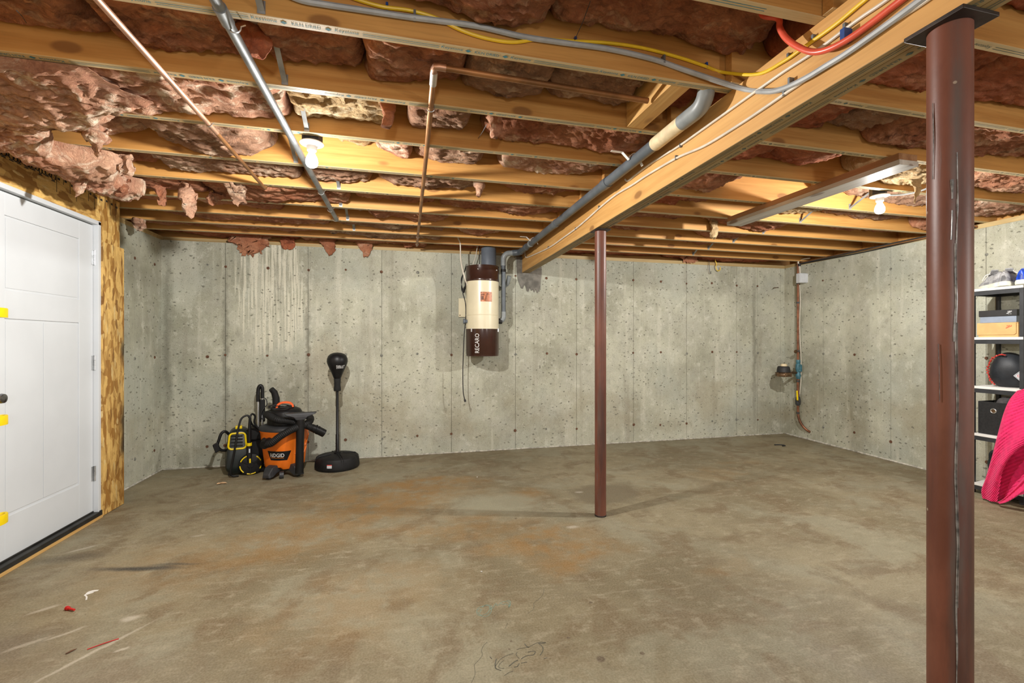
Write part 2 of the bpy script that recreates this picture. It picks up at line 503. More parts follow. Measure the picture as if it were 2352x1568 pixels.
M['primer'] = primer()
M['weld'] = plain('bare_weld_steel', (0.17, 0.165, 0.16), 0.34, 0.1, 0.6, 50, 0.12, 120)
M['plate'] = plain('dark_steel_plate', (0.035, 0.026, 0.022), 0.5, 0.5, 0.4, 14, 0.2, 60)
M['white_door'] = plain('white_door_paint', (0.60, 0.625, 0.65), 0.42, 0, 0.035, 2.5)
M['hinge'] = plain('satin_nickel', (0.55, 0.56, 0.57), 0.32, 0.9, 0.15)
M['knob'] = plain('dark_nickel', (0.20, 0.20, 0.21), 0.22, 0.95, 0.15)
M['black_rubber'] = plain('black_rubber', (0.014, 0.014, 0.015), 0.6, 0, 0.3, 20, 0.15, 90)
M['threshold'] = plain('dark_threshold', (0.022, 0.021, 0.019), 0.5, 0.2, 0.4, 9)
M['yellow_plastic'] = plain('yellow_plastic', (0.80, 0.58, 0.0), 0.45, 0, 0.08)
M['pvc'] = plain('grey_pvc', (0.085, 0.10, 0.115), 0.42, 0, 0.18, 9)
M['pvc_light'] = plain('pale_grey_pvc', (0.22, 0.24, 0.245), 0.42, 0, 0.1)
M['pvc_cream'] = plain('cream_pvc_sleeve', (0.66, 0.54, 0.34), 0.5, 0, 0.15)
M['emt'] = plain('galvanised_conduit', (0.24, 0.255, 0.265), 0.5, 0.55, 0.3, 8)
M['copper'] = plain('copper_pipe', (0.52, 0.30, 0.20), 0.45, 0.7, 0.3, 6)
M['copper_dull'] = plain('dull_copper_pipe', (0.30, 0.145, 0.058), 0.48, 0.6, 0.35, 6)
M['copper_old'] = plain('browned_copper_pipe', (0.20, 0.085, 0.045), 0.5, 0.6, 0.45, 9)
M['solder'] = plain('solder', (0.55, 0.52, 0.48), 0.45, 0.7, 0.2)
M['strap'] = plain('galvanised_strap', (0.33, 0.34, 0.34), 0.45, 0.6, 0.25, 15)
M['nm_yellow'] = plain('yellow_cable_jacket', (0.78, 0.52, 0.02), 0.42, 0, 0.08)
M['cable_grey'] = plain('grey_cable_jacket', (0.34, 0.36, 0.37), 0.45, 0, 0.15, 14)
M['nm_white'] = plain('white_cable_jacket', (0.66, 0.60, 0.50), 0.45, 0, 0.12, 14)
M['pex'] = plain('red_pex', (0.68, 0.10, 0.055), 0.32, 0, 0.1)
M['staple'] = plain('steel_staple', (0.16, 0.17, 0.18), 0.45, 0.5, 0.2)
M['staple_blue'] = plain('blue_staple', (0.015, 0.055, 0.22), 0.4, 0, 0.1)
M['porcelain'] = plain('white_porcelain', (0.82, 0.81, 0.78), 0.28, 0, 0.04)
M['box_steel'] = plain('dark_box_steel', (0.05, 0.052, 0.055), 0.5, 0.4, 0.2)
M['mortar'] = plain('grey_mortar', (0.155, 0.145, 0.125), 0.9, 0, 0.3, 14, 0.5, 60)
M['crumb'] = plain('pale_mortar_crumbs', (0.42, 0.40, 0.34), 0.9, 0, 0.35, 30, 0.5, 90)
M['tie'] = plain('rusty_form_tie', (0.13, 0.06, 0.032), 0.8, 0.2, 0.5, 70)
M['tie_grey'] = plain('grey_form_tie', (0.20, 0.20, 0.17), 0.8, 0.2, 0.5, 70)
M['joint'] = plain('panel_joint_shadowline', (0.20, 0.195, 0.15), 0.95, 0, 0.4, 8)

# ---------------------------------------------------------------- mesh helpers
OFF = {}          # world offset of every thing built in world coordinates


class MB:
    def __init__(s):
        s.v, s.f = [], []

    def add(s, vs, fs):
        k = len(s.v)
        s.v += [tuple(q) for q in vs]
        s.f += [tuple(i + k for i in q) for q in fs]
        return s

    def box(s, x0, x1, y0, y1, z0, z1):
        vs = [(x, y, z) for z in (z0, z1) for y in (y0, y1) for x in (x0, x1)]
        return s.add(vs, [(0, 2, 3, 1), (4, 5, 7, 6), (0, 1, 5, 4), (2, 6, 7, 3), (0, 4, 6, 2), (1, 3, 7, 5)])

    def obox(s, c, ax, ay, az):
        c, ax, ay, az = map(Vector, (c, ax, ay, az))
        vs = [c + ax * i + ay * j + az * k for k in (-1, 1) for j in (-1, 1) for i in (-1, 1)]
        return s.add(vs, [(0, 2, 3, 1), (4, 5, 7, 6), (0, 1, 5, 4), (2, 6, 7, 3), (0, 4, 6, 2), (1, 3, 7, 5)])

    def bar(s, a, b, w, h, up=(0, 0, 1)):
        a, b = Vector(a), Vector(b)
        d = b - a
        t = d.normalized()
        sx = t.cross(Vector(up)).normalized()
        sz = sx.cross(t)
        return s.obox((a + b) / 2, d / 2, sx * w / 2, sz * h / 2)

    def tube(s, path, r, seg=8, caps=True, closed=False):
        pts = [Vector(q) for q in path]
        n = len(pts)
        rs = r if isinstance(r, (list, tuple)) else [r] * n
        tang = []
        for i in range(n):
            a = pts[(i - 1) % n] if closed or i > 0 else pts[0]
            b = pts[(i + 1) % n] if closed or i < n - 1 else pts[-1]
            t = (b - a)
            tang.append(t.normalized() if t.length > 1e-9 else Vector((0, 0, 1)))
        up = Vector((0, 0, 1)) if abs(tang[0].z) < 0.9 else Vector((1, 0, 0))
        nx = tang[0].cross(up).normalized()
        vs, fs = [], []
        for i in range(n):
            nx = nx - tang[i] * nx.dot(tang[i])
            nx = nx.normalized() if nx.length > 1e-6 else tang[i].orthogonal().normalized()
            ny = tang[i].cross(nx)
            for k in range(seg):
                an = 2 * PI * k / seg
                vs.append(pts[i] + (nx * math.cos(an) + ny * math.sin(an)) * rs[i])
        m = n if closed else n - 1
        for i in range(m):
            j = (i + 1) % n
            for k in range(seg):
                l = (k + 1) % seg
                fs.append((i * seg + k, i * seg + l, j * seg + l, j * seg + k))
        if caps and not closed:
            fs.append(tuple(range(seg))[::-1])
            fs.append(tuple((n - 1) * seg + k for k in range(seg)))
        return s.add(vs, fs)

    def lathe(s, prof, c=(0, 0, 0), seg=32, axis='z', caps=True):
        vs, fs = [], []
        for r, z in prof:
            for k in range(seg):
                a = 2 * PI * k / seg
                q = (r * math.cos(a), r * math.sin(a), z)
                q = {'z': q, 'y': (q[0], q[2], q[1]), 'x': (q[2], q[0], q[1])}[axis]
                vs.append((q[0] + c[0], q[1] + c[1], q[2] + c[2]))
        n = len(prof)
        for i in range(n - 1):
            for k in range(seg):
                l = (k + 1) % seg
                fs.append((i * seg + k, i * seg + l, (i + 1) * seg + l, (i + 1) * seg + k))
        if caps:
            fs.append(tuple(range(seg))[::-1])
            fs.append(tuple((n - 1) * seg + k for k in range(seg)))
        return s.add(vs, fs)

    def prism(s, poly, fn, d0, d1):
        """extrude polygon (a,b); fn(a,b,d)->xyz"""
        n = len(poly)
        vs = [fn(a, b, d0) for a, b in poly] + [fn(a, b, d1) for a, b in poly]
        fs = [tuple(range(n))[::-1], tuple(range(n, 2 * n))]
        fs += [(i, (i + 1) % n, n + (i + 1) % n, n + i) for i in range(n)]
        return s.add(vs, fs)

    def loft(s, rings, caps=True, closed=True):
        m = len(rings[0])
        vs = [q for r in rings for q in r]
        fs = []
        for i in range(len(rings) - 1):
            for k in range(m if closed else m - 1):
                l = (k + 1) % m
                fs.append((i * m + k, i * m + l, (i + 1) * m + l, (i + 1) * m + k))
        if caps and closed:
            fs.append(tuple(range(m))[::-1])
            fs.append(tuple((len(rings) - 1) * m + k for k in range(m)))
        return s.add(vs, fs)

    def sphere(s, c, r, nu=14, nv=9, fn=None):
        c = Vector(c)
        rr = Vector(r) if hasattr(r, '__len__') else Vector((r, r, r))
        rings = []
        for j in range(nv + 1):
            th = PI * min(max(j / nv, 0.02), 0.98)
            ring = []
            for i in range(nu):
                ph = 2 * PI * i / nu
                d = Vector((math.sin(th) * math.cos(ph), math.sin(th) * math.sin(ph), -math.cos(th)))
                q = Vector((d.x * rr.x, d.y * rr.y, d.z * rr.z))
                if fn:
                    q = fn(q, d)
                ring.append(c + q)
            rings.append(ring)
        return s.loft(rings)

    def build(s, name, m, parent=None, smooth=False, bevel=0.0, fix=True, **props):
        off = Vector(OFF.get(parent.name, (0, 0, 0))) if parent is not None else Vector((0, 0, 0))
        me = bpy.data.meshes.new(name)
        me.from_pydata([tuple(Vector(q) - off) for q in s.v], [], s.f)
        if fix:
            bm = bmesh.new()
            bm.from_mesh(me)
            bmesh.ops.recalc_face_normals(bm, faces=bm.faces)
            bm.to_mesh(me)
            bm.free()
        o = bpy.data.objects.new(name, me)
        C.objects.link(o)
        me.materials.append(M[m] if isinstance(m, str) else m)
        if smooth:
            me.polygons.foreach_set('use_smooth', [True] * len(me.polygons))
            me.set_sharp_from_angle(angle=math.radians(42 if smooth is True else smooth))
        if bevel:
            bv = o.modifiers.new('bevel', 'BEVEL')
            bv.width = bevel
            bv.segments = 2
            bv.limit_method = 'ANGLE'
        if parent is not None:
            o.parent = parent
            OFF[o.name] = tuple(off)
        for k, v in props.items():
            o[k] = v
        return o


def thing(name, label, cat, loc=(0, 0, 0), rz=0.0, group=None, local=False):
    o = bpy.data.objects.new(name, None)
    o.empty_display_size = 0.1
    C.objects.link(o)
    o.location = loc
    o.rotation_euler = (0, 0, rz)
    o['label'] = label
    o['category'] = cat
    if group:
        o['group'] = group
    OFF[o.name] = (0, 0, 0) if local else tuple(loc)
    return o


def tag(o, label, cat, group=None):
    o['label'] = label
    o['category'] = cat
    if group:
        o['group'] = group
    return o


def struct(name):
    o = bpy.data.objects.new(name, None)
    C.objects.link(o)
    o['kind'] = 'structure'
    OFF[o.name] = (0, 0, 0)
    return o


def spline(pts, k=6):
    p = [Vector(q) for q in pts]
    out = []
    n = len(p)
    for i in range(n - 1):
        a, b, c, d = p[max(i - 1, 0)], p[i], p[i + 1], p[min(i + 2, n - 1)]
        for j in range(k):
            t = j / k
            out.append(0.5 * ((2 * b) + (c - a) * t + (2 * a - 5 * b + 4 * c - d) * t * t + (3 * b - a - 3 * c + d) * t ** 3))
    out.append(p[-1])
    return out


def arc(c, r, a0, a1, ax, ay, n=8):
    c, ax, ay = Vector(c), Vector(ax), Vector(ay)
    return [c + ax * (r * math.cos(a0 + (a1 - a0) * i / n)) + ay * (r * math.sin(a0 + (a1 - a0) * i / n)) for i in range(n + 1)]


_txt = {}


def text_geo(t, width=None, height=None, shear=0.0):
    """letters of t as flat geometry, centred on the origin in xy"""
    if t not in _txt:
        cu = bpy.data.curves.new('lettering', 'FONT')
        cu.body = t
        cu.align_x = 'CENTER'
        cu.align_y = 'CENTER'
        cu.resolution_u = 2
        o = bpy.data.objects.new('lettering', cu)
        C.objects.link(o)
        bpy.context.view_layer.update()
        me = bpy.data.meshes.new_from_object(o.evaluated_get(bpy.context.evaluated_depsgraph_get()))
        _txt[t] = ([tuple(v.co) for v in me.vertices], [tuple(p.vertices) for p in me.polygons])
        bpy.data.objects.remove(o)
        bpy.data.curves.remove(cu)
        bpy.data.meshes.remove(me)
    vs, fs = _txt[t]
    xs = [v[0] for v in vs]
    ys = [v[1] for v in vs]
    w, h = max(xs) - min(xs), max(ys) - min(ys)
    cx, cy = (max(xs) + min(xs)) / 2, (max(ys) + min(ys)) / 2
    sx = width / w if width else height / h
    sy = height / h if height else sx
    return [((x - cx) * sx + (y - cy) * sy * shear, (y - cy) * sy) for x, y, z in vs], fs


def put_text(mb, t, fn, **kw):
    vs, fs = text_geo(t, **kw)
    mb.add([fn(x, y) for x, y in vs], fs)
    return mb


def R(a, b):
    return random.uniform(a, b)


# ================================================================ the room
random.seed(4)
XR0, XR1 = 5.085, 4.93                      # right wall: x at the back corner and at y = 2.6


def xr(y):
    return XR0 + (XR1 - XR0) * (5.12 - y) / 2.52


def xb(y):
    return 1.291 + .01875 * y                # left face of the beam


BW = .090
YB, ZW, ZJ, ZS = 5.12, 2.24, 2.28, 2.515    # back wall, top of concrete, underside of joists, subfloor
Y0 = -1.4

fl = MB()
fl.add([(-2.5, Y0, 0), (5.4, Y0, 0), (5.4, 5.3, 0), (-2.5, 5.3, 0), (-2.5, Y0, -.1), (5.4, Y0, -.1), (5.4, 5.3, -.1), (-2.5, 5.3, -.1)],
       [(0, 1, 2, 3), (7, 6, 5, 4), (0, 4, 5, 1), (1, 5, 6, 2), (2, 6, 7, 3), (3, 7, 4, 0)])
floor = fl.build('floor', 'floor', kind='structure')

ce = struct('ceiling')
x = -2.4
k = 0
while x < 5.3:                               # subfloor boards above the joists
    for y in (Y0, 1.03, 3.47):
        y1 = {Y0: 1.027, 1.03: 3.467, 3.47: 5.3}[y]
        MB().box(x + .0015, x + 1.2185, y, y1, ZS, ZS + .018).build('subfloor_panel', 'subfloor', ce)
    x += 1.22

# ---- back wall: one pour, marked off by the joints of its forms
wb = struct('wall_back')
MB().box(-2.45, 5.3, YB + .012, YB + .22, -.05, ZW).build('joint_backing', 'joint', wb)
seams = [on_y(u, 784, YB).x for u in (518, 708, 877, 1037, 1184, 1324, 1455, 1577, 1692, 1740, 1793)]
edges = [-2.27] + seams + [5.12]
for i in range(len(edges) - 1):
    MB().box(edges[i] + .002, edges[i + 1] - .002, YB, YB + .014, -.01, ZW).build('panel', 'wall_back', wb)
ties = []
for i, x in enumerate(seams[:-1]):
    ties.append((x, 'seam'))
for a, b in ((-2.25, seams[0]), (seams[0], seams[1]), (seams[1], seams[2]), (seams[2], seams[3]), (seams[4], seams[5]), (seams[6], seams[7]), (seams[7], seams[8])):
    ties.append(((a + b) / 2 + (.12 if a == -2.25 else 0), 'mid'))
tie_me = {}
for x, kind in ties:
    for z in (2.0, 1.105, 0.208):
        r = R(.009, .014)
        mm = random.choice(['tie', 'tie', 'tie_grey'])
        o = MB().lathe([(r * 1.25, 0), (r, .004), (r * .45, .0055), (.002, .003)], (x + R(-.006, .006), YB - .0045, z + R(-.012, .012)), 10, 'y').build('form_tie', mm, wb)
# spikes of wire left in the wall by the corner
for u, v, ln in ((1779, 660, .09), (1812, 660, .05)):
    q = on_y(u, v, YB)
    MB().tube([(q.x + .06, YB, q.z + .004), (q.x - ln * .7, YB - .05, q.z - .012)], .0045, 6).build('form_tie', 'tie', wb)
# dark mortar packed around the beam pocket
poly = []
q0, q1 = on_y(1186, 560, YB), on_y(1243, 640, YB)
xa, xb_ = q0.x, q1.x
top = [(xa + (xb_ - xa) * i / 8, 2.238) for i in range(9)]
bot = [(xb_ + R(-.01, .008), 2.15), (xb_ + R(-.015, .01), 2.05), (xb_ - .01, 1.96)]
for i in range(14):
    f = i / 13
    bot.append((xb_ - .015 - (xb_ - xa - .07) * f, 1.845 + R(-.04, .035) + .04 * f))
bot += [(xa + .02, 1.96), (xa + .004, 2.06), (xa, 2.15)]
MB().prism(top + bot, lambda a, b, d: (a, d, b), YB - .009, YB + .002).build('mortar_patch', 'mortar', wb, label='dark mortar packed round the beam pocket')
# pour lip and crumbs along the foot of the wall
mb = MB()
n = 220
path = [Vector((-2.25 + 7.3 * i / n, YB - .006 - .006 * noise.noise((i * .33, 0, 0)), .004 + .004 * noise.noise((i * .4, 3, 0)))) for i in range(n + 1)]
mb.tube(path, [.008 + .006 * abs(noise.noise((i * .55, 7, 0))) for i in range(n + 1)], 6)
mb.build('mortar_lip', 'crumb', wb, smooth=True)

# ---- right wall
wr = struct('wall_right')


def rbox(mb, y0, y1, z0, z1, d0, d1):
    return mb.add([(xr(y) + d, y, z) for z in (z0, z1) for y in (y0, y1) for d in (d0, d1)],
                  [(0, 2, 3, 1), (4, 5, 7, 6), (0, 1, 5, 4), (2, 6, 7, 3), (0, 4, 6, 2), (1, 3, 7, 5)])


rbox(MB(), Y0, 5.3, -.05, ZW, .012, .22).build('joint_backing', 'joint', wr)
rs = []
for u in (1891, 2046):
    d = sight(u, 784)
    t = (XR0 - (XR1 - XR0) / -2.52 * 0)  # first guess refined below
    y = 4.0
    for _ in range(20):
        y = xr(y) * d.y / d.x
    rs.append(y)
st = rs[0] - rs[1]
redges = [5.13, rs[0], rs[1]]
while redges[-1] > Y0:
    redges.append(max(Y0, redges[-1] - (.62 if len(redges) > 3 else st)))
for i in range(len(redges) - 1):
    rbox(MB(), redges[i + 1] + .002, redges[i] - .002, -.01, ZW, 0, .014).build('panel', 'wall', wr)
for y in redges[1:7] + [(rs[0] + rs[1]) / 2, 4.86]:
    for z in (2.0, 1.105, 0.21):
        r = R(.009, .014)
        yy, zz = y + R(-.006, .006), z + R(-.012, .012)
        MB().lathe([(r * 1.25, .0), (r, -.004), (r * .45, -.0055), (.002, -.003)], (xr(yy), yy, zz), 10, 'x').build('form_tie', random.choice(['tie', 'tie_grey']), wr)
mb = MB()
path = [Vector((xr(Y0 + 6.5 * i / 220) - .006 - .008 * noise.noise((i * .33, 9, 0)), Y0 + 6.5 * i / 220, .005 + .004 * noise.noise((i * .4, 3, 5)))) for i in range(221)]
mb.tube(path, [.011 + .010 * abs(noise.noise((i * .55, 4, 0))) for i in range(221)], 6)
mb.build('mortar_lip', 'crumb', wr, smooth=True)

# ---- left wall: bare concrete at the back corner, a boarded frame wall with the door in front of it
wl = struct('wall_left')
MB().box(-2.45, -2.262, Y0, 5.3, -.05, ZW).build('joint_backing', 'joint', wl)
le = [4.05, 4.66, 4.99, 5.13]
for i in range(3):
    MB().box(-2.264, -2.25, le[i] + .002, le[i + 1] - .002, -.01, ZW).build('panel', 'wall', wl)
for y in (4.66, 4.99, 4.4):
    for z in (1.98, 1.1, .22):
        MB().lathe([(.014, 0), (.012, .004), (.005, .0055), (.002, .003)], (-2.25, y + R(-.005, .005), z), 10, 'x').build('form_tie', random.choice(['tie', 'tie_grey']), wl)
mb = MB()
mb.tube([Vector((-2.244 + .004 * noise.noise((i * .5, 1, 1)), 4.1 + 1.02 * i / 40, .005)) for i in range(41)], [.009 + .008 * abs(noise.noise((i * .6, 2, 2))) for i in range(41)], 6)
mb.build('mortar_lip', 'crumb', wl, smooth=True)
XO = -2.07                                   # face of the boarded wall
DY0, DY1 = 2.93, 3.835                       # door opening
MB().box(-2.26, XO - .0125, Y0, DY0 - .03, 0, 2.3).box(-2.26, XO - .0125, DY1 + .02, 4.10, 0, 2.3).box(-2.26, XO - .0125, DY0 - .03, DY1 + .02, 2.11, 2.3).build('stud_frame', 'sill', wl)
MB().box(XO - .012, XO, Y0, DY1 + .02, 2.100, 2.312).build('strand_board', 'osb', wl)
MB().box(XO - .012, XO, DY1 + .022, 4.085, 1.965, 2.312).build('strand_board', 'osb_v', wl)
MB().box(XO - .012, XO + .012, DY1 + .022, 4.118, .004, 1.962).build('strand_board', 'osb_v', wl)
MB().box(XO - .012, XO, Y0, DY0 - .035, .004, 2.098).build('strand_board', 'osb_v', wl)
# maker's marks along the top edge of the board: rings, bars and tick marks too worn to read
mb = MB()
y = 2.75
i = 0
while y < 4.05:
    zc = 2.268 + .006 * math.sin(i * 1.7)
    if y < 3.42:
        a = .014 + .004 * (i % 2)
        ring = [(XO + .0012, y + a * math.cos(t) * (1 if i % 3 else .6), zc + a * math.sin(t)) for t in [2 * PI * j / 14 for j in range(15)]]
        mb.tube(ring, .0026, 4)
        if i % 2:
            mb.box(XO, XO + .001, y - .016, y + .014, zc - .026, zc - .021)
        y += .026
    else:
        mb.box(XO, XO + .001, y, y + .003, zc - .03 - .03 * (i % 3), zc + .02)
        mb.box(XO, XO + .001, y + .01, y + .030, zc - .01, zc + .004)
        y += .06
    i += 1
mb.build('board_marking', 'black_rubber', wl)

# ---- door
d1 = struct('door_1')
XD = -2.098
bx = MB().box(XD - .035, XD - .006, DY0, DY1 - .012, .052, 2.068)
bx.build('slab', 'white_door', d1)
# raised stiles and rails leave the flat panels sunk
pl, pr = 3.085, 3.682
fr = MB()
fr.box(XD - .006, XD, DY0, pl, .052, 2.068).box(XD - .006, XD, pr, DY1 - .012, .052, 2.068)
fr.box(XD - .006, XD, pl, pr, 1.943, 2.068).box(XD - .006, XD, pl, pr, 1.376, 1.532).box(XD - .006, XD, pl, pr, .052, .286)
fr.build('stiles_and_rails', 'white_door', d1, bevel=.002)
for z0, z1 in ((1.545, 1.93), (.30, 1.362)):
    for y0, y1 in (((pl + .012, pr - .012),) if z0 > 1 else ((pl + .012, 3.368), (3.372, pr - .012))):
        MB().box(XD - .006, XD - .0035, y0, y1, z0, z1).build('panel', 'white_door', d1, bevel=.0015)
jb = MB().box(XD - .04, XO + .004, DY1 - .008, DY1 + .020, .02, 2.098).box(XD - .04, XO + .004, DY0 - .04, DY1 + .02, 2.074, 2.102).box(XD - .04, XO + .004, DY0 - .035, DY0 - .006, .02, 2.074)
jb.build('door_frame', 'white_door', d1, bevel=.002)
for z in (1.84, 1.10, .32):
    h = MB().box(XD - .001, XD + .004, DY1 - .030, DY1 - .006, z - .05, z + .05)
    h.lathe([(.0075, -.052), (.0075, -.018), (.006, -.017), (.006, -.016), (.0075, -.015), (.0075, .015), (.006, .016), (.006, .017), (.0075, .018), (.0075, .052)], (XD + .010, DY1 - .006, z), 10)
    h.build('hinge', 'hinge', d1, smooth=True)
kb = MB().lathe([(.031, 0), (.031, .006), (.012, .012), (.011, .034), (.022, .042), (.027, .055), (.024, .066), (.012, .071)], (XD, 2.985, .948), 20, 'x')
kb.build('knob', 'knob', d1, smooth=True)
MB().box(XD - .03, XO + .016, DY0 - .035, DY1 + .014, .018, .046).box(XD - .01, XD + .006, DY0, DY1 - .01, .046, .056).build('threshold', 'threshold', d1, bevel=.003)
MB().box(XD - .03, XO + .020, DY0 - .035, DY1 + .012, .001, .018).build('sill_board', 'block', d1)
MB().box(XO - .01, XO + .012, DY1 + .001, DY1 + .020, .0, .05).build('weather_strip', 'black_rubber', d1)

# ---- sills, rim boards (setting trims)
MB().box(xb(YB) + BW + .02, 5.1, YB - .005, YB + .13, ZW, ZJ - .001).box(-2.43, xb(YB) + BW + .02, YB + .045, YB + .13, ZW, ZJ - .001).build('trim_1', 'sill', kind='structure')
mb = rbox(MB(), Y0, 5.12, ZW, ZJ - .001, -.005, .13)
mb.build('trim_2', wood('sill_timber_side', (0.50, 0.38, 0.19), (0.36, 0.24, 0.10), 'y', knots=False), kind='structure')
MB().box(-2.43, -2.25, 4.12, 5.3, ZW, ZJ - .001).build('trim_3', 'sill', kind='structure')
MB().box(-2.43, 5.3, YB + .09, YB + .128, ZJ, ZS).build('trim_4', 'joist', kind='structure')
rbox(MB(), Y0, 5.12, ZJ, ZS, .09, .128).build('trim_5', 'joist', kind='structure')
MB().box(-2.43, -2.39, Y0, 5.3, ZJ, ZS).build('trim_6', 'joist', kind='structure')

# ================================================================ joists
JY = [-0.50, -0.09, .335, .750, 1.165, 1.585, 2.000, 2.414, 2.860, 3.283, 3.703, 4.107, 4.472, 4.815]   # near faces
TH = .038

ORD = ['nearest', 'second', 'third', 'fourth', 'fifth', 'sixth', 'seventh', 'eighth', 'ninth', 'tenth', 'eleventh', 'twelfth', 'thirteenth', 'fourteenth']


def nth_from_back(i, n):
    return ['', 'second ', 'third ', 'fourth ', 'fifth ', 'sixth ', 'seventh ', 'eighth ', 'ninth ', 'tenth ', 'eleventh ', 'twelfth ', 'thirteenth ', 'fourteenth '][n - 1 - i]


def stamp_mesh(axis, lines_first=False, word='KILN DRIED'):
    """one repeat of the grade stamp: maker's word, diamond, words, diamond, maker's word, then two long rules; 0.61 long, flat, facing down"""
    mb = MB()
    h = .017
    def fn(cx):
        return lambda x, y: ((x + cx), -y, 0.0)
    put_text(mb, 'Keystone', fn(-.255), width=.075, height=h, shear=.15)
    put_text(mb, word, fn(-.130), width=.088, height=h * .78)
    put_text(mb, 'Keystone', fn(-.005), width=.075, height=h, shear=.15)
    for cx in (-.198, -.063):
        mb.add([(cx - .011, 0, 0), (cx, .008, 0), (cx + .011, 0, 0), (cx, -.008, 0)], [(0, 1, 2, 3)])
    for yy in (-.0045, .0045):
        mb.add([(.045, yy - .0011, 0), (.30, yy - .0011, 0), (.30, yy + .0011, 0), (.045, yy + .0011, 0)], [(0, 1, 2, 3)])
    if axis == 'y':
        mb.v = [(-y, x, z) for x, y, z in mb.v]
    return mb


def mesh_of(mb, name, m):
    me = bpy.data.meshes.new(name)
    me.from_pydata(mb.v, [], mb.f)
    me.materials.append(M[m])
    return me


st_me = mesh_of(stamp_mesh('x'), 'stamp', 'stamp')
st_dk = mesh_of(stamp_mesh('x'), 'stamp', 'stamp_dark')
st_y = mesh_of(stamp_mesh('y'), 'stamp', 'stamp_dark')


def stamp(me, parent, loc, rz=0.0):
    o = bpy.data.objects.new('stamp', me)
    C.objects.link(o)
    o.parent = parent
    o.location = Vector(loc) - Vector(OFF[parent.name])
    o.rotation_euler = (0, 0, rz)


NJ = len(JY)
for i, y in enumerate(JY):
    # left of the beam
    xl, xe = -2.385, xb(y) + BW + R(.03, .09)
    t = thing('floor_joist', f'timber ceiling joist left of the beam, {nth_from_back(i, NJ)}from the back wall' if i < NJ - 1 else 'timber ceiling joist left of the beam, the one beside the back wall', 'joist', ((xl + xe) / 2, y + TH / 2, ZJ), group='ceiling joists left of the beam')
    MB().box(xl, xe, y, y + TH, ZJ + .0015, ZS - .001).build('board', 'joist', t, bevel=.0015)
    MB().box(xl, xe, y + .0006, y + TH - .0006, ZJ, ZJ + .0018).build('lower_edge', 'joist_edge', t, label='paler stamped lower edge')
    flip = i not in (4, 5)
    ph = {5: .35 - .61 + .255 + .04, 6: -.10, 7: .1, 8: .3}.get(i, R(-.3, .3))
    x = -2.0 + (ph % .61)
    while x < xe - .32 and i < 12:
        stamp(st_me if 4 <= i <= 8 else st_dk, t, (x, y + TH / 2, ZJ - .0006), PI if flip else 0)
        x += .61 if i != 5 else .6
    # right of the beam
    yr = y - .040
    xl, xe = xb(y) - R(.0, .05), xr(y) + .088
    t = thing('floor_joist', f'timber ceiling joist right of the beam, {nth_from_back(i, NJ)}from the back wall' if i < NJ - 1 else 'timber ceiling joist right of the beam, the one beside the back wall', 'joist', ((xl + xe) / 2, yr + TH / 2, ZJ), group='ceiling joists right of the beam')
    MB().box(xl, xe, yr, yr + TH, ZJ + .0015, ZS - .001).build('board', 'joist', t, bevel=.0015)
    MB().box(xl, xe, yr + .0006, yr + TH - .0006, ZJ, ZJ + .0018).build('lower_edge', 'joist_edge', t, label='paler stamped lower edge')
    x = xl + .35 + R(0, .3)
    while x < xe - .32 and i < 9:
        stamp(st_dk, t, (x, yr + TH / 2, ZJ - .0006), PI)
        x += .61

# ================================================================ beam and posts
t = thing('support_beam', 'built-up two-ply timber beam running from the back wall over both steel posts', 'beam', (xb(2) + BW / 2, 2.0, 2.05))
ZB = 2.050
for a, b in ((0.0, .0440), (.0455, BW)):
    mb = MB()
    ys = (Y0, YB + .06)
    mb.add([(xb(y) + d, y, z) for z in (ZB + .0015, ZJ - .0008) for y in ys for d in (a, b)], [(0, 2, 3, 1), (4, 5, 7, 6), (0, 1, 5, 4), (2, 6, 7, 3), (0, 4, 6, 2), (1, 3, 7, 5)])
    mb.build('ply', 'beam', t, bevel=.002)
    mb = MB()
    mb.add([(xb(y) + d, y, z) for z in (ZB, ZB + .0018) for y in ys for d in (a + .0008, b - .0008)], [(0, 2, 3, 1), (4, 5, 7, 6), (0, 1, 5, 4), (2, 6, 7, 3), (0, 4, 6, 2), (1, 3, 7, 5)])
    mb.build('lower_edge', 'beam_edge', t)
for k, dx in enumerate((.022, .068)):
    y = .25 + .27 * k
    while y < 4.6:
        stamp(st_y, t, (xb(y) + dx, y, ZB - .0006), -.01875)
        y += .64


def post(name, label, cx, cy, r, z1, pw, pd, seg=40):
    t = thing(name, label, 'post', (cx, cy, 0))
    mb = MB()
    n = 24
    mb.lathe([(r, .004 + (z1 - .014) * i / n) for i in range(n + 1)], (cx, cy, 0), seg)
    mb.build('tube', 'primer', t, smooth=True)
    MB().box(cx - pw, cx + pw, cy - pd, cy + pd, z1 - .011, z1 - .0005).build('top_plate', 'plate', t, bevel=.0015)
    mb = MB()
    mb.lathe([(r * 1.03, .0005), (r * 1.03, .010), (r * .99, .012)], (cx, cy, 0), seg)
    mb.build('base_ring', 'plate', t, smooth=True)
    return t


pm_ = post('steel_post', 'slim red-brown steel post standing in the middle of the floor', 1.402, 3.02, .0405, ZB, .052, .060)
pn = post('steel_post', 'thick red-brown steel post in front of the shoe shelf, its top plate in view', 1.354, .853, .0440, ZB, .060, .066)
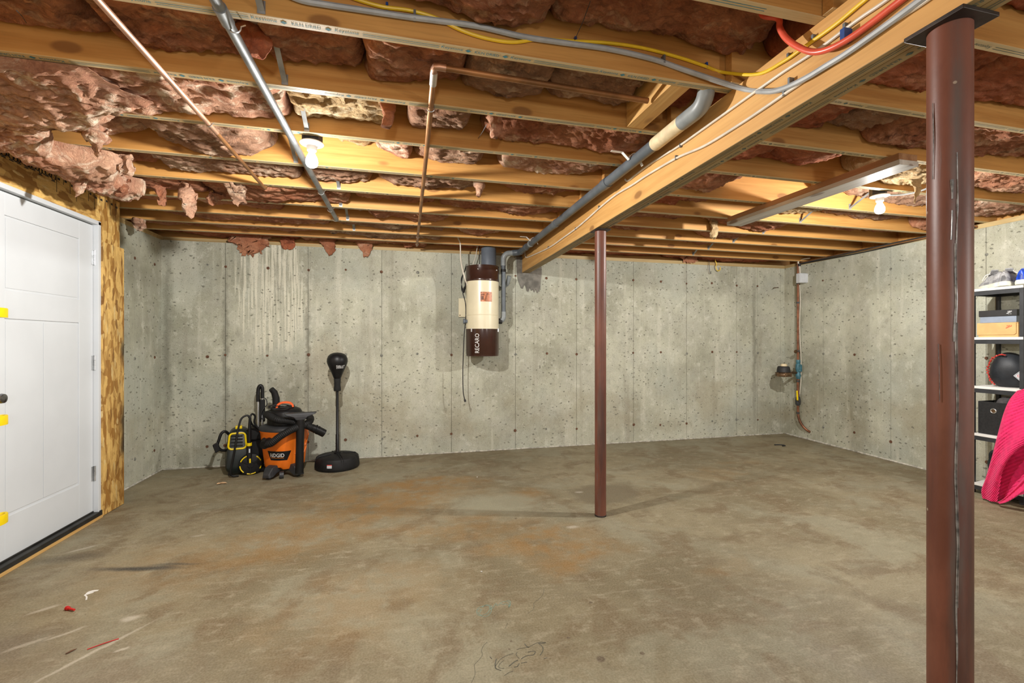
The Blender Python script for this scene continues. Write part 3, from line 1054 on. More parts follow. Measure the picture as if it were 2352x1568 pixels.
# weld seam and scraped streaks on the near post (towards the room side)
mb = MB()
an = math.atan2(-.52, -.86)
for da, z0, z1, w in ((.30, .02, 1.72, .0022), (.10, 1.60, 1.66, .0035), (.10, 1.50, 1.58, .003), (-.72, 1.66, 1.86, .0014), (.36, .6, 1.3, .0016), (.26, 1.25, 1.5, .003), (-.45, 1.1, 1.25, .0012)):
    z = z0
    rows = []
    i = 0
    while z < z1:
        ww = w * (.45 + .9 * abs(noise.noise((z * 13, da * 9, 1))))
        off = .0035 * noise.noise((z * 6, da, 4))
        aa = an + da + off / .044
        rows.append((z, aa, ww))
        z += .012
    vs, fs = [], []
    for (z, aa, ww) in rows:
        for sgn in (-1, 0, 1):
            a2 = aa + sgn * ww / .044
            rr = .0443 + (.0012 if sgn == 0 else 0)
            vs.append((1.352 + rr * math.cos(a2), .852 + rr * math.sin(a2), z))
    for j in range(len(rows) - 1):
        for q in range(2):
            fs.append((j * 3 + q, j * 3 + q + 1, j * 3 + q + 4, j * 3 + q + 3))
    mb.add(vs, fs)
mb.build('weld_seam', 'weld', pn, smooth=60, label='grey scraped weld seam')

# ================================================================ blocking, brace, bridging
t = MB().box(1.062, 1.150, JY[5] + TH + .002, JY[6] - .002, ZJ + .002, ZJ + .140).build('blocking', 'block', bevel=.002)
tag(t, 'short pale wood block between two joists, left of the beam by the pipe elbow', 'block')
t = thing('brace_board', 'weathered grey plank nailed across the joists right of the beam, beside the bulb', 'board', (2.71, 2.57, 2.215))
MB().box(2.642, 2.775, 1.90, 3.235, 2.2425, 2.2785).build('upper_plank', 'brace', t, bevel=.0015)
MB().box(2.640, 2.777, 1.895, 3.24, 2.2135, 2.2415).build('lower_plank', 'brace_face', t, bevel=.0015)


def bridging(i, x, right):
    ya = JY[i] + TH - (.04 if right else 0) + .001
    yb_ = JY[i + 1] - (.04 if right else 0) - .001
    bay = nth_from_back(i, NJ - 1) or ''
    side = 'right' if right else 'left'
    t = thing('metal_bridging', f'grey steel bridging straps in the {bay}joist bay from the back, {side} of beam', 'bridging', (x, (ya + yb_) / 2, ZJ), group=f'steel bridging {side} of the beam')
    MB().bar((x - .018, ya, ZJ + .012), (x - .018, yb_, ZS - .03), .020, .003).build('strap', 'strap', t)
    MB().bar((x + .018, yb_, ZJ + .012), (x + .018, ya, ZS - .03), .020, .003).build('strap', 'strap', t)
    MB().box(x - .030, x - .006, ya, ya + .002, ZJ + .003, ZJ + .045).build('foot_plate', 'strap', t)
    MB().box(x + .006, x + .030, yb_ - .002, yb_, ZJ + .003, ZJ + .045).build('foot_plate', 'strap', t)


for i in range(4, 12):
    bridging(i, -.44 + R(-.03, .03) if i != 7 else -.60, False)
for i in range(7, 13):
    bridging(i, 3.38 + R(-.03, .03), True)

# ================================================================ fibreglass batts between the joists
def lerp_pts(pts, x):
    if x <= pts[0][0]:
        return pts[0][1]
    for (a, za), (b, zb) in zip(pts, pts[1:]):
        if x <= b:
            f = (x - a) / (b - a)
            f = f * f * (3 - 2 * f)
            return za + (zb - za) * f
    return pts[-1][1]


def lumpy(x, y, s, amp, fy=1.0):
    p = Vector((x * 2.6, y * 3.4 * fy, s))
    a = noise.noise(p) * .026
    w = noise.noise(Vector((x * 5, y * 5, s + 9))) * .35
    r = 1.0 - abs(noise.noise(Vector((x * 6.5 + w, y * 12 + w, s + 3)))) * 2
    b = -r * r * .010
    q = Vector((x * 17 + w * 3, y * 30, s + 5))
    c = (1.0 - abs(noise.noise(q)) * 2) * -.010 + noise.noise(q * 2.1) * .006
    return (a + b + c) * amp


def batt(x0, x1, y0, y1, sag, m, label, group, seed, res=.016, amp=1.0, ztop=ZS - .012, tatter=.012):
    nx = max(6, int((x1 - x0) / res))
    ny = max(8, int((y1 - y0) / (res * .9)))
    vs, fs = [], []
    xc, yc = (x0 + x1) / 2, (y0 + y1) / 2
    for i in range(nx + 1):
        for j in range(ny + 1):
            x = x0 + (x1 - x0) * i / nx
            y = y0 + (y1 - y0) * j / ny
            de = min(x - x0, x1 - x)
            dy = min(y - y0, y1 - y)
            z = lerp_pts(sag, x) + lumpy(x, y, seed, amp)
            z += .055 * math.exp(-de / .014) + .030 * math.exp(-dy / .022)
            tx = noise.noise(Vector((x * 9, y * 9, seed + 2))) * .010
            if de < .03:
                tx += noise.noise(Vector((y * 11, seed, 1))) * tatter * 2
            yy = y
            if 0 < dy < .05:
                yy = y + noise.noise(Vector((x * 8, y * 8, seed + 7))) * .004
            vs.append((x + tx, yy, min(z, ztop - .01)))
    w = ny + 1
    for i in range(nx):
        for j in range(ny):
            fs.append((i * w + j, (i + 1) * w + j, (i + 1) * w + j + 1, i * w + j + 1))
    ringi = [i * w for i in range(nx + 1)] + [nx * w + j for j in range(1, ny + 1)] + [i * w + ny for i in range(nx - 1, -1, -1)] + [j for j in range(ny - 1, 0, -1)]
    base = len(vs)
    for k in ringi:
        q = vs[k]
        vs.append((xc + (q[0] - xc) * .985, min(max(q[1], y0 + .003), y1 - .003), ztop))
    L = len(ringi)
    for k in range(L):
        l = (k + 1) % L
        fs.append((ringi[k], ringi[l], base + l, base + k))
    fs.append(tuple(range(base, base + L)))
    o = MB().add(vs, fs).build('insulation_batt', m, smooth=75)
    tag(o, label, 'insulation', group)
    return o


def bay_y(i, right):
    d = .040 if right else 0
    if i == NJ - 1:
        return JY[i] + TH - d + .003, YB + .085
    return JY[i] + TH - d + .003, JY[i + 1] - d - .003


BAYS_L = {
    # bay: list of (x0, x1, material, sag points)
    3: [(-2.37, .35, 'pink', [(-2, 2.40), (0, 2.385)]), (.36, 1.36, 'pink', [(.4, 2.37), (1.2, 2.40)])],
    4: [(-2.37, -.42, 'pink', [(-2, 2.40), (-1, 2.38)]), (-.41, .52, 'pink', [(-.4, 2.40), (.1, 2.395), (.34, 2.362), (.5, 2.385)]), (.525, 1.36, 'pink', [(.53, 2.395), (.75, 2.40), (1.0, 2.41), (1.3, 2.41)])],
    5: [(-2.37, -1.02, 'pink', [(-2.2, 2.39), (-1.7, 2.41), (-1.1, 2.37)]), (-1.015, -.53, 'pink', [(-1, 2.365), (-.6, 2.385)]), (-.50, -.14, 'pink', [(-.5, 2.365), (-.3, 2.395), (-.1, 2.39)]),
        (-.13, .26, 'pink', [(-.13, 2.34), (.1, 2.345), (.2, 2.365)]), (.262, .62, 'grey_batt', [(.27, 2.372), (.45, 2.362), (.6, 2.375)]), (.64, 1.055, 'grey_batt', [(.65, 2.385), (.8, 2.375), (1.05, 2.385)]), (1.155, 1.37, 'pink_deep', [(1.1, 2.40)])],
    6: [(-2.37, -.50, 'pink_pale', [(-2.37, 2.34), (-1.4, 2.325), (-1.15, 2.295), (-.95, 2.30), (-.75, 2.325), (-.5, 2.345)]), (-.485, -.03, 'yellow_batt', [(-.48, 2.335), (-.2, 2.34), (-.05, 2.36)]),
        (.045, .355, 'grey_batt', [(.05, 2.36), (.3, 2.355)]), (.42, 1.38, 'pink', [(.43, 2.375), (.62, 2.355), (.9, 2.35), (1.2, 2.33), (1.37, 2.36)])],
    7: [(-2.37, -1.28, 'pink_pale', [(-2.37, 2.34), (-1.5, 2.335), (-1.3, 2.39)]), (-1.24, -.68, 'grey_batt', [(-1.24, 2.34), (-1.0, 2.30), (-.8, 2.325), (-.7, 2.36)]), (-.67, -.48, 'yellow_batt', [(-.66, 2.43), (-.5, 2.455)]),
        (-.37, -.15, 'yellow_batt', [(-.35, 2.43), (-.15, 2.425)]), (-.14, .07, 'pink_pale', [(-.13, 2.405), (0, 2.38), (.06, 2.36)]), (.10, .50, 'grey_batt', [(.11, 2.385), (.25, 2.36), (.45, 2.355)]), (.59, 1.38, 'pink_pale', [(.6, 2.365), (.8, 2.365), (1.1, 2.375), (1.35, 2.40)])],
    8: [(-2.37, -1.40, 'pink', [(-2.37, 2.34), (-1.5, 2.34)]), (-1.39, -.62, 'grey_batt', [(-1.38, 2.335), (-1.1, 2.325), (-.7, 2.345)]), (-.59, -.17, 'grey_batt', [(-.58, 2.345), (-.35, 2.34), (-.2, 2.36)]),
        (-.165, .57, 'grey_batt', [(-.16, 2.385), (0, 2.35), (.2, 2.318), (.38, 2.33), (.55, 2.365)]), (.69, 1.38, 'pink', [(.7, 2.42), (.85, 2.385), (1.1, 2.38), (1.3, 2.40)])],
    9: [(-2.37, -1.30, 'pink', [(-2.37, 2.34), (-1.55, 2.335), (-1.3, 2.34)]), (-1.29, -.36, 'pink', [(-1.28, 2.33), (-.9, 2.315), (-.5, 2.345)]), (-.35, .28, 'pink', [(-.34, 2.40), (.1, 2.375), (.25, 2.37)]), (.30, 1.38, 'pink', [(.32, 2.375), (.6, 2.35), (.9, 2.34), (1.3, 2.38)])],
    10: [(-2.37, -.9, 'pink', [(-2.37, 2.42), (-1.6, 2.40), (-1, 2.385)]), (-.88, -.27, 'grey_batt', [(-.87, 2.40), (-.5, 2.42), (-.3, 2.41)]), (-.26, .42, 'pink', [(-.25, 2.37), (-.18, 2.335), (-.02, 2.36), (.15, 2.325), (.4, 2.35)]), (.43, 1.38, 'pink', [(.44, 2.41), (1.3, 2.42)])],
    11: [(-2.37, -.6, 'pink', [(-2.3, 2.40), (-1.2, 2.355), (-.7, 2.375)]), (-.58, .43, 'grey_batt', [(-.57, 2.385), (0, 2.355), (.4, 2.365)]), (.45, 1.0, 'pink', [(.46, 2.385), (.7, 2.35), (.95, 2.39)]), (1.02, 1.38, 'pink', [(1.02, 2.44), (1.3, 2.43)])],
    12: [(-2.37, -.7, 'pink', [(-2.3, 2.39), (-1.4, 2.36), (-.8, 2.37)]), (-.69, .42, 'grey_batt', [(-.68, 2.36), (-.2, 2.345), (.4, 2.36)]), (.43, 1.38, 'pink', [(.44, 2.39), (.8, 2.42), (1.3, 2.42)])],
    13: [(-2.35, -1.0, 'pink_deep', [(-2.3, 2.335), (-1.6, 2.325), (-1.1, 2.33)]), (-.99, .3, 'pink', [(-.98, 2.315), (-.4, 2.32), (.2, 2.325)]), (.32, 1.30, 'pink_deep', [(.33, 2.34), (1.2, 2.35)])],
}
BAYS_R = {
    3: [(1.42, 4.9, 'pink_deep', [(1.4, 2.40), (4, 2.40)])],
    4: [(1.42, 2.30, 'pink_deep', [(1.42, 2.39), (1.8, 2.36), (2.1, 2.345), (2.3, 2.36)]), (2.31, 4.9, 'pink_deep', [(2.31, 2.37), (4, 2.38)])],
    5: [(1.42, 2.12, 'pink_deep', [(1.42, 2.385), (1.75, 2.345), (2.1, 2.36)]), (2.13, 2.42, 'grey_batt', [(2.13, 2.40), (2.4, 2.37)]), (2.44, 3.6, 'pink', [(2.45, 2.365), (2.9, 2.34), (3.5, 2.36)]), (3.61, 4.95, 'pink', [(3.6, 2.37), (4.9, 2.38)])],
    6: [(1.44, 2.10, 'pink_deep', [(1.44, 2.38), (1.7, 2.345), (2.1, 2.36)]), (2.11, 2.62, 'pink_deep', [(2.12, 2.375), (2.4, 2.36), (2.6, 2.385)]), (2.80, 3.62, 'yellow_batt', [(2.8, 2.36), (2.95, 2.33), (3.2, 2.315), (3.6, 2.35)]), (3.63, 4.95, 'pink', [(3.64, 2.36), (4.2, 2.34), (4.9, 2.36)])],
    7: [(1.44, 2.33, 'pink', [(1.44, 2.385), (1.8, 2.345), (2.05, 2.325), (2.3, 2.41)]), (3.03, 3.165, 'yellow_batt', [(3.0, 2.40), (3.16, 2.41)]), (3.31, 4.1, 'grey_batt', [(3.31, 2.41), (3.6, 2.37), (4.1, 2.36)]), (4.11, 4.95, 'pink_pale', [(4.1, 2.36), (4.5, 2.31), (4.9, 2.34)])],
    8: [(1.44, 2.15, 'pink_deep', [(1.44, 2.36), (1.8, 2.335), (2.1, 2.36)]), (2.16, 2.40, 'pink', [(2.17, 2.385), (2.4, 2.41)]), (2.99, 3.42, 'yellow_batt', [(3.0, 2.385), (3.2, 2.345), (3.4, 2.37)]), (3.44, 4.6, 'grey_batt', [(3.45, 2.40), (4, 2.38), (4.5, 2.40)]), (4.62, 4.98, 'pink', [(4.6, 2.32), (4.95, 2.31)])],
    9: [(1.45, 2.45, 'pink', [(1.45, 2.38), (1.9, 2.345), (2.4, 2.39)]), (2.62, 3.6, 'pink', [(2.63, 2.40), (3.0, 2.35), (3.3, 2.335), (3.6, 2.39)]), (3.62, 4.98, 'pink', [(3.62, 2.42), (4.9, 2.40)])],
    10: [(1.45, 2.7, 'pink', [(1.45, 2.41), (2.2, 2.385), (2.6, 2.41)]), (2.71, 3.6, 'pink', [(2.72, 2.41), (3.1, 2.345), (3.3, 2.33), (3.6, 2.41)]), (3.62, 4.98, 'pink_deep', [(3.62, 2.44), (4.9, 2.42)])],
    11: [(1.45, 2.5, 'pink_deep', [(1.45, 2.40), (2.2, 2.36), (2.4, 2.39)]), (2.51, 3.8, 'pink', [(2.52, 2.42), (3.2, 2.37), (3.7, 2.43)]), (3.82, 4.98, 'pink_deep', [(3.82, 2.44), (4.9, 2.44)])],
    12: [(1.46, 2.9, 'pink_deep', [(1.46, 2.39), (2.4, 2.37), (2.8, 2.40)]), (2.91, 4.98, 'pink_deep', [(2.9, 2.41), (4.9, 2.44)])],
    13: [(1.48, 3.2, 'pink_deep', [(1.48, 2.335), (2.4, 2.33), (3.1, 2.34)]), (3.21, 4.98, 'pink_deep', [(3.2, 2.33), (4.2, 2.325), (4.9, 2.335)])],
}
MATWORD = {'pink': 'pink', 'pink_deep': 'deep pink', 'pink_pale': 'pale pink', 'yellow_batt': 'cream', 'grey_batt': 'dusty pink'}
for right, bays in ((False, BAYS_L), (True, BAYS_R)):
    side = 'right' if right else 'left'
    for i, segs in bays.items():
        y0, y1 = bay_y(i, right)
        n = len(segs)
        bay = {13: 'over the back wall', 12: 'first bay from back'}.get(i, f'{nth_from_back(i, NJ - 1).strip()} bay from back')
        for k, (x0, x1, m, sag) in enumerate(segs):
            if n == 1:
                where = 'filling'
            elif not right:
                where = 'at the beam end,' if k == n - 1 else 'at the door-wall end,' if k == 0 else f'{ORD[k]} from the door wall,'
            else:
                where = 'at the beam end,' if k == 0 else 'at the far end,' if k == n - 1 else f'{ORD[k]} from the beam,'
            drop_ = {9: .025, 10: .035, 11: .035, 12: .03}.get(i, 0) * (.6 if right else 1)
            sag = [(sx, sz - drop_) for sx, sz in sag]
            batt(x0, min(x1, 4.98), y0, y1, sag, m, f'{MATWORD[m]} batt {where} {bay}, {side} of beam',
                 f'fibreglass batts {side} of the beam', 11.3 * i + 3.7 * k + (50 if right else 0), res=.013 if i < 9 else .018, amp=1.45 if m != 'pink_deep' else 1.2)


# ---- torn, sagging sheet hanging under the joists by the door wall
def sheet():
    nx, ny = 96, 190
    X0, Ya, Yb = -2.0, 2.03, 3.52
    vs, fs, top = [], [], []
    for i in range(nx + 1):
        for j in range(ny + 1):
            y = Ya + (Yb - Ya) * j / ny
            xe = lerp_pts([(2.02, -1.15), (2.25, -1.05), (2.40, -1.22), (2.52, -1.58), (2.80, -1.70), (2.92, -1.50), (3.12, -1.60), (3.25, -1.68), (3.38, -1.56), (3.46, -1.62), (3.52, -1.70)], y)
            xe += noise.noise(Vector((y * 9, 3, 1))) * .06 + noise.noise(Vector((y * 30, 3, 1))) * .03
            x0 = X0 + .05 * noise.noise(Vector((y * 7, 1, 1))) + lerp_pts([(2.0, -.04), (2.9, .0), (3.3, .18), (3.8, .30)], y)
            x = x0 + (xe - x0) * i / nx
            f = i / nx
            roof = 1.25 + 1.045 * abs(x) / 2.07 + .012           # keeps clear of the board above the door
            base = lerp_pts([(2.02, 2.255), (2.25, 2.232), (2.6, 2.19), (2.9, 2.165), (3.2, 2.165), (3.5, 2.18), (3.8, 2.21)], y)
            base = max(base, roof + .015 * noise.noise(Vector((x * 6, y * 6, 3)))) + .03 * f * f
            z = base + lumpy(x, y, 71, 1.3, .7)
            # ridges of pulled fibre
            g = Vector((x * 4 + y * 2.6, y * 1.1 - x * 5.5, 8))
            z -= .016 * (1 - abs(noise.noise(g)) * 2) ** 2 + .007 * (1 - abs(noise.noise(g * 2.7)) * 2) + .004 * (1 - abs(noise.noise(g * 6)) * 2)
            z += .055 * math.exp(-(1 - f) / .03) + .05 * math.exp(-(3.52 - y) / .05)
            z = max(min(z, 2.270), 2.09)
            vs.append((x, y, z))
            top.append((x - .004, y, 2.2755))
    w = ny + 1
    for i in range(nx):
        for j in range(ny):
            fs.append((i * w + j, (i + 1) * w + j, (i + 1) * w + j + 1, i * w + j + 1))
    ringi = [i * w for i in range(nx + 1)] + [nx * w + j for j in range(1, ny + 1)] + [i * w + ny for i in range(nx - 1, -1, -1)] + [j for j in range(ny - 1, 0, -1)]
    base = len(vs)
    vs += [top[k] for k in ringi]
    L = len(ringi)
    for k in range(L):
        fs.append((ringi[k], ringi[(k + 1) % L], base + (k + 1) % L, base + k))
    fs.append(tuple(range(base, base + L)))
    o = MB().add(vs, fs).build('torn_insulation', 'pink_pale', smooth=75)
    tag(o, 'large torn pink fibreglass sheet sagging below the joists above the door', 'insulation')
    OFF[o.name] = (0, 0, 0)
    return o


SHEET = sheet()


def tuft(path, radii, m, label, seed=0, seg=18, rough=.5, flat=1.0, group='loose tufts of fibreglass', parent=None):
    pts = spline(path, 10)
    n = len(pts)
    rr = []
    for i in range(n):
        f = i / (n - 1) * (len(radii) - 1)
        k = min(int(f), len(radii) - 2)
        rr.append(radii[k] + (radii[k + 1] - radii[k]) * (f - k))
    mb = MB()
    mb.tube(pts, rr, seg)
    out = []
    for q in mb.v:
        p = Vector(q)
        d = Vector((noise.noise(p * 16 + Vector((seed, 0, 0))), noise.noise(p * 16 + Vector((0, seed, 5))), noise.noise(p * 16 + Vector((9, 0, seed)))))
        d2 = Vector((noise.noise(p * 48 + Vector((seed, 0, 0))), noise.noise(p * 48 + Vector((0, seed, 5))), noise.noise(p * 48 + Vector((9, 0, seed)))))
        sc = max(rr) * rough
        out.append(p + d * sc * 1.1 + d2 * sc * .5)
    mb.v = [tuple(q) for q in out]
    if flat != 1.0:
        cy = sum(q[1] for q in mb.v) / len(mb.v)
        mb.v = [(x, cy + (y - cy) * flat, z) for x, y, z in mb.v]
    if parent is not None:
        return mb.build('hanging_tuft', m, parent, smooth=75, label=label)
    o = mb.build('insulation_tuft', m, smooth=75)
    tag(o, label, 'insulation', group)
    return o


def drop(u, v0, v1, y, radii, m, label, seed, lean=(0, 0), **kw):
    """a tuft hanging from picture height v0 to v1 at depth y"""
    a, b = on_y(u, v0, y), on_y(u, v1, y)
    mid = (a + b) / 2 + Vector((lean[0] * .5 + .012, 0, 0))
    tuft([a + Vector((0, 0, .03)), a, mid, b + Vector((lean[0], lean[1], 0))], radii, m, label, seed, **kw)


drop(176, 385, 452, 3.08, [.050, .045, .032, .026, .018, .005], 'pink_pale', 'long pale tuft hanging over the strand board, to the upper right of the door', 1, (.02, 0), rough=.7, parent=SHEET)
drop(425, 425, 502, 3.46, [.045, .040, .030, .045, .038, .010], 'pink_pale', 'longest ragged tuft dangling in front of the dark joist ends', 2, (.02, 0), rough=.9, parent=SHEET)
drop(272, 395, 450, 3.30, [.07, .05, .032, .022, .008], 'pink', 'pink tuft between the two long tufts, nearer the door wall', 3, (.02, 0), rough=.7, parent=SHEET)
drop(365, 428, 468, 3.52, [.06, .045, .028, .018, .008], 'pink', 'small pointed tuft just behind the longest dangling tuft', 4, (.01, 0), rough=.7, parent=SHEET)
drop(286, 378, 408, 2.98, [.045, .04, .03, .018], 'pink_pale', 'ragged pale tuft where the torn sheet meets the fourth bay', 5, (.0, 0), rough=.8, parent=SHEET)
drop(222, 305, 345, 2.62, [.055, .05, .035, .018], 'pink_pale', 'pale torn lump against the joist above the door corner', 6, (-.02, 0), rough=.7, parent=SHEET)
drop(545, 435, 465, 3.34, [.05, .055, .040, .02], 'grey_batt', 'curled grey tuft beside the end of the copper pipe', 7, (-.02, 0), rough=.8)
drop(490, 452, 472, 3.60, [.04, .03, .012], 'pink', 'thin wisp of fibre behind the curled grey tuft', 8, (-.01, 0), rough=.8)
drop(575, 65, 128, 1.80, [.035, .055, .05, .035], 'pink_deep', 'deep pink flap beside the conduit, close to the frame top', 9, (.01, 0), rough=.3, flat=.5)
drop(888, 236, 292, 2.18, [.030, .034, .026, .022], 'pink', 'folded flap left of the copper riser, under the cream batt', 10, (0, 0), rough=.35)
drop(1134, 268, 316, 2.20, [.030, .036, .032, .016], 'pink_pale', 'bright pale flap right of the copper riser in the third visible bay', 11, (.005, 0), rough=.4)
drop(1098, 412, 450, 3.00, [.03, .036, .028, .014], 'pink_pale', 'small pale tongue hanging in the bay behind the first bulb', 12, (.0, 0), rough=.4)
drop(1640, 505, 545, 3.62, [.035, .035, .028, .018], 'yellow_batt', 'tan torn tuft under the far end of the brace plank', 13, (-.01, 0), rough=.7)
drop(2292, 258, 296, 1.66, [.07, .05, .02], 'pink', 'pointed pink corner hanging to the right of the thick post', 14, (-.02, 0), rough=.4)
drop(2108, 425, 460, 2.2, [.03, .018, .010, .006], 'yellow_batt', 'thin cream wisp hanging beside the second bulb', 15, (-.02, 0), rough=.7)
drop(320, 512, 528, 4.40, [.045, .035, .02], 'pink_pale', 'small pink tuft stuck in the dark corner above the bare concrete', 16, (0, 0), rough=.6)
# lumps pushed out over the top of the back wall
for k, (u, v0, v1, w, m, lab) in enumerate(((572, 540, 584, .17, 'pink', 'widest pink lump spilling over the top of the back wall'), (752, 552, 584, .075, 'pink', 'pink lump over the back wall above the punching bag'),
                                            (836, 556, 586, .08, 'pink', 'pointed pink lump over the back wall, between two joints'), (935, 535, 566, .10, 'pink', 'square pink lump over the back wall beside the copper pipe end'),
                                            (1585, 572, 602, .15, 'pink', 'wide pink triangle hanging right of the slim post'), (660, 556, 572, .06, 'pink_deep', 'small deep pink lump beside the widest one'))):
    y = YB - .035
    a, b = on_y(u, v0, y), on_y(u + (6 if k != 4 else 0), v1, y)
    tuft([a + Vector((0, .09, .05)), a + Vector((0, .01, 0)), (a + b) / 2 + Vector((.01, 0, 0)), b], [w * .9, w, w * .75, w * .28], m, lab, 20 + k, 22, rough=.40, flat=.28, group='fibreglass lumps over the back wall')


# ================================================================ bulbs
def frosted():
    m, nt, p = new_mat('glowing_frosted_glass')
    n = N(nt)
    em = n.node('ShaderNodeEmission')
    em.inputs['Color'].default_value = (1.0, 0.97, 0.92, 1)
    em.inputs['Strength'].default_value = 9.0
    tr = n.node('ShaderNodeBsdfTransparent')
    tr.inputs['Color'].default_value = (0.95, 0.95, 0.95, 1)
    ad = n.node('ShaderNodeAddShader')
    n.link(em.outputs[0], ad.inputs[0])
    n.link(tr.outputs[0], ad.inputs[1])
    n.link(ad.outputs[0], nt.nodes['Material Output'].inputs['Surface'])
    return m


M['glow'] = frosted()


def bulb(label, x, y):
    t = thing('ceiling_bulb', label, 'lamp', (x, y, 2.28))
    MB().lathe([(.050, 2.262), (.050, 2.315), (.046, 2.318)], (x, y + .012, 0), 8).build('junction_box', 'box_steel', t, smooth=30)
    MB().lathe([(.030, 2.262), (.056, 2.2615), (.058, 2.257), (.054, 2.253), (.034, 2.249), (.026, 2.243), (.0235, 2.222), (.0215, 2.220)], (x, y, 0), 36).build('lamp_holder', 'porcelain', t, smooth=True)
    MB().lathe([(.0145, 2.228), (.0145, 2.214), (.0165, 2.205), (.024, 2.190), (.0285, 2.176), (.030, 2.165), (.0285, 2.153), (.023, 2.143), (.013, 2.137), (.003, 2.1355)], (x, y, 0), 24).build('glass_bulb', 'glow', t, smooth=60)


bulb('lit bare bulb in a round white holder, left of the beam beside the conduit', -.4335, 2.497)
bulb('lit bare bulb in a round white holder, right of the beam near the thick post', 3.236, 2.452)

# ================================================================ pipes
# grey drain of the vacuum system along the beam
def along_beam(y, d):
    return xb(y) - d


t = thing('vacuum_pipe', 'dark grey plastic pipe slung along the left side of the beam', 'pipe', (1.27, 3.2, 2.24))
zp = 2.238
MB().tube([(along_beam(y, .086), y, zp) for y in (4.80, 2.02)], .0295, 20).build('tube', 'pvc', t, smooth=True)
for y, m in ((4.60, 'pvc'), (3.62, 'pvc'), (2.62, 'pvc')):
    MB().tube([(along_beam(y - .035, .086), y - .035, zp), (along_beam(y + .035, .086), y + .035, zp)], .0335, 20).build('coupling', m, t, smooth=True)
MB().tube([(along_beam(4.40, .086), 4.40, zp), (along_beam(4.43, .086), 4.43, zp)], .0345, 20).build('coupling', 'pvc_light', t, smooth=True)
MB().tube([(along_beam(y, .086), y, zp) for y in (2.04, 1.80)], .0335, 20).build('sleeve', 'pvc_cream', t, smooth=True, label='cream plastic sleeve')
el = [(along_beam(1.80, .086), 1.81, zp)] + arc((along_beam(1.7, .086), 1.72, zp + .075), .075, -PI / 2, -PI, (0, 0, 0), (0, 0, 0), 1)[:0]
path = [Vector((along_beam(1.8, .086), 1.81, zp)), Vector((along_beam(1.8, .086), 1.72, zp))] + [Vector((along_beam(1.7, .086), 1.70 - .06 * math.sin(a), zp + .06 - .06 * math.cos(a))) for a in [PI / 2 * k / 8 for k in range(9)]] + [Vector((along_beam(1.7, .086), 1.64, zp + .075))]
MB().tube(path, .0345, 20).build('elbow', 'pvc_light', t, smooth=True)
for y in (2.25, 4.30):
    x = along_beam(y, .086)
    mb = MB()
    q = [(x - .14, y, ZJ - .004), (x - .075, y, ZJ - .006)] + [(x + .036 * math.cos(a), y, zp + .036 * math.sin(a)) for a in [PI * .93 - PI * .55 * k / 8 for k in range(-1, 8)]] + [(x + .04, y - .01, zp - .03)]
    for a, b in zip(q, q[1:]):
        mb.bar(a, b, .020, .0018, (0, 1, 0)) if abs(Vector(b).x - Vector(a).x) < 1e-9 else mb.obox((Vector(a) + Vector(b)) / 2, (Vector(b) - Vector(a)) / 2, (0, .010, 0), (Vector(b) - Vector(a)).cross(Vector((0, 1, 0))).normalized() * .001)
    mb.build('hanger_strap', 'porcelain', t, label='white perforated hanger strap')

# galvanised conduit
t = thing('conduit', 'galvanised steel conduit running under the joists left of the first bulb', 'pipe', (-.52, 2.7, 2.262))
MB().tube([(-.531, Y0, 2.2615), (-.529, 1.60, 2.2615), (-.506, 4.0, 2.2615), (-.506, 4.02, 2.262)], .0168, 18).build('tube', 'emt', t, smooth=True)
MB().tube([(-.529, 1.55, 2.2615), (-.529, 1.62, 2.2615)], .0205, 18).build('coupling', 'emt', t, smooth=True)
for y in (1.635, 3.30, 3.72, 4.0):
    MB().tube([(-.515 + .019 * math.cos(a), y, 2.2615 + .019 * math.sin(a)) for a in [-PI * 1.05 + PI * 1.1 * k / 12 for k in range(13)]] + [(-.487, y + .012, 2.279)], .0022, 6).build('wire_clip', 'hinge', t, smooth=True)

# copper pipes
t = thing('copper_pipe', 'bright copper pipe under the joists ending in a hook near the curled tuft', 'pipe', (-.87, 2, 2.268))
MB().tube([(-.878, Y0, 2.268), (-.878, .95, 2.268), (-.866, 2.5, 2.2675)], .0111, 14).build('tube', 'copper', t, smooth=True)
MB().tube([(-.8665, 2.40, 2.2675), (-.866, 3.30, 2.2665), (-.865, 3.325, 2.268), (-.862, 3.335, 2.285), (-.862, 3.336, 2.33)], .0105, 14).build('tube', 'copper_dull', t, smooth=True)
MB().tube([(-.866 + .0135 * math.cos(a), 2.405, 2.2675 + .0135 * math.sin(a)) for a in [-PI + PI * k / 10 for k in range(11)]] + [(-.85, 2.42, 2.279)], .002, 6).build('wire_clip', 'hinge', t, smooth=True)
t = thing('copper_pipe', 'copper pipe with a soldered elbow, running from mid-ceiling to the back wall', 'pipe', (.15, 3, 2.268))
MB().tube([(.132, 1.815, 2.302), (.133, 2.05, 2.266), (.14, 2.4, 2.2665), (.18, 4.93, 2.2665)], .0122, 14).build('tube', 'copper_dull', t, smooth=True)
MB().tube([(.1315, 1.80, 2.3045), (.1325, 1.87, 2.2935)], .0148, 14).build('elbow_socket', 'solder', t, smooth=True)
MB().tube([(.1315, 1.81, 2.303), (.131, 1.79, 2.307), (.135, 1.775, 2.309), (.15, 1.772, 2.309), (.175, 1.772, 2.308)], .0142, 14).build('elbow', 'copper', t, smooth=True)
MB().tube([(.165, 1.772, 2.308), (1.045, 1.772, 2.292)], .0118, 14).build('branch', 'copper_dull', t, smooth=True)
for y in (2.01, 4.49, 4.83):
    xx = .132 + (y - 2) * .017
    MB().tube([(xx + .016 * math.cos(a), y, 2.2665 + .016 * math.sin(a)) for a in [-PI + PI * k / 10 for k in range(11)]] + [(xx + .017, y, 2.281)], .0022, 6).build('wire_clip', 'hinge', t, smooth=True)

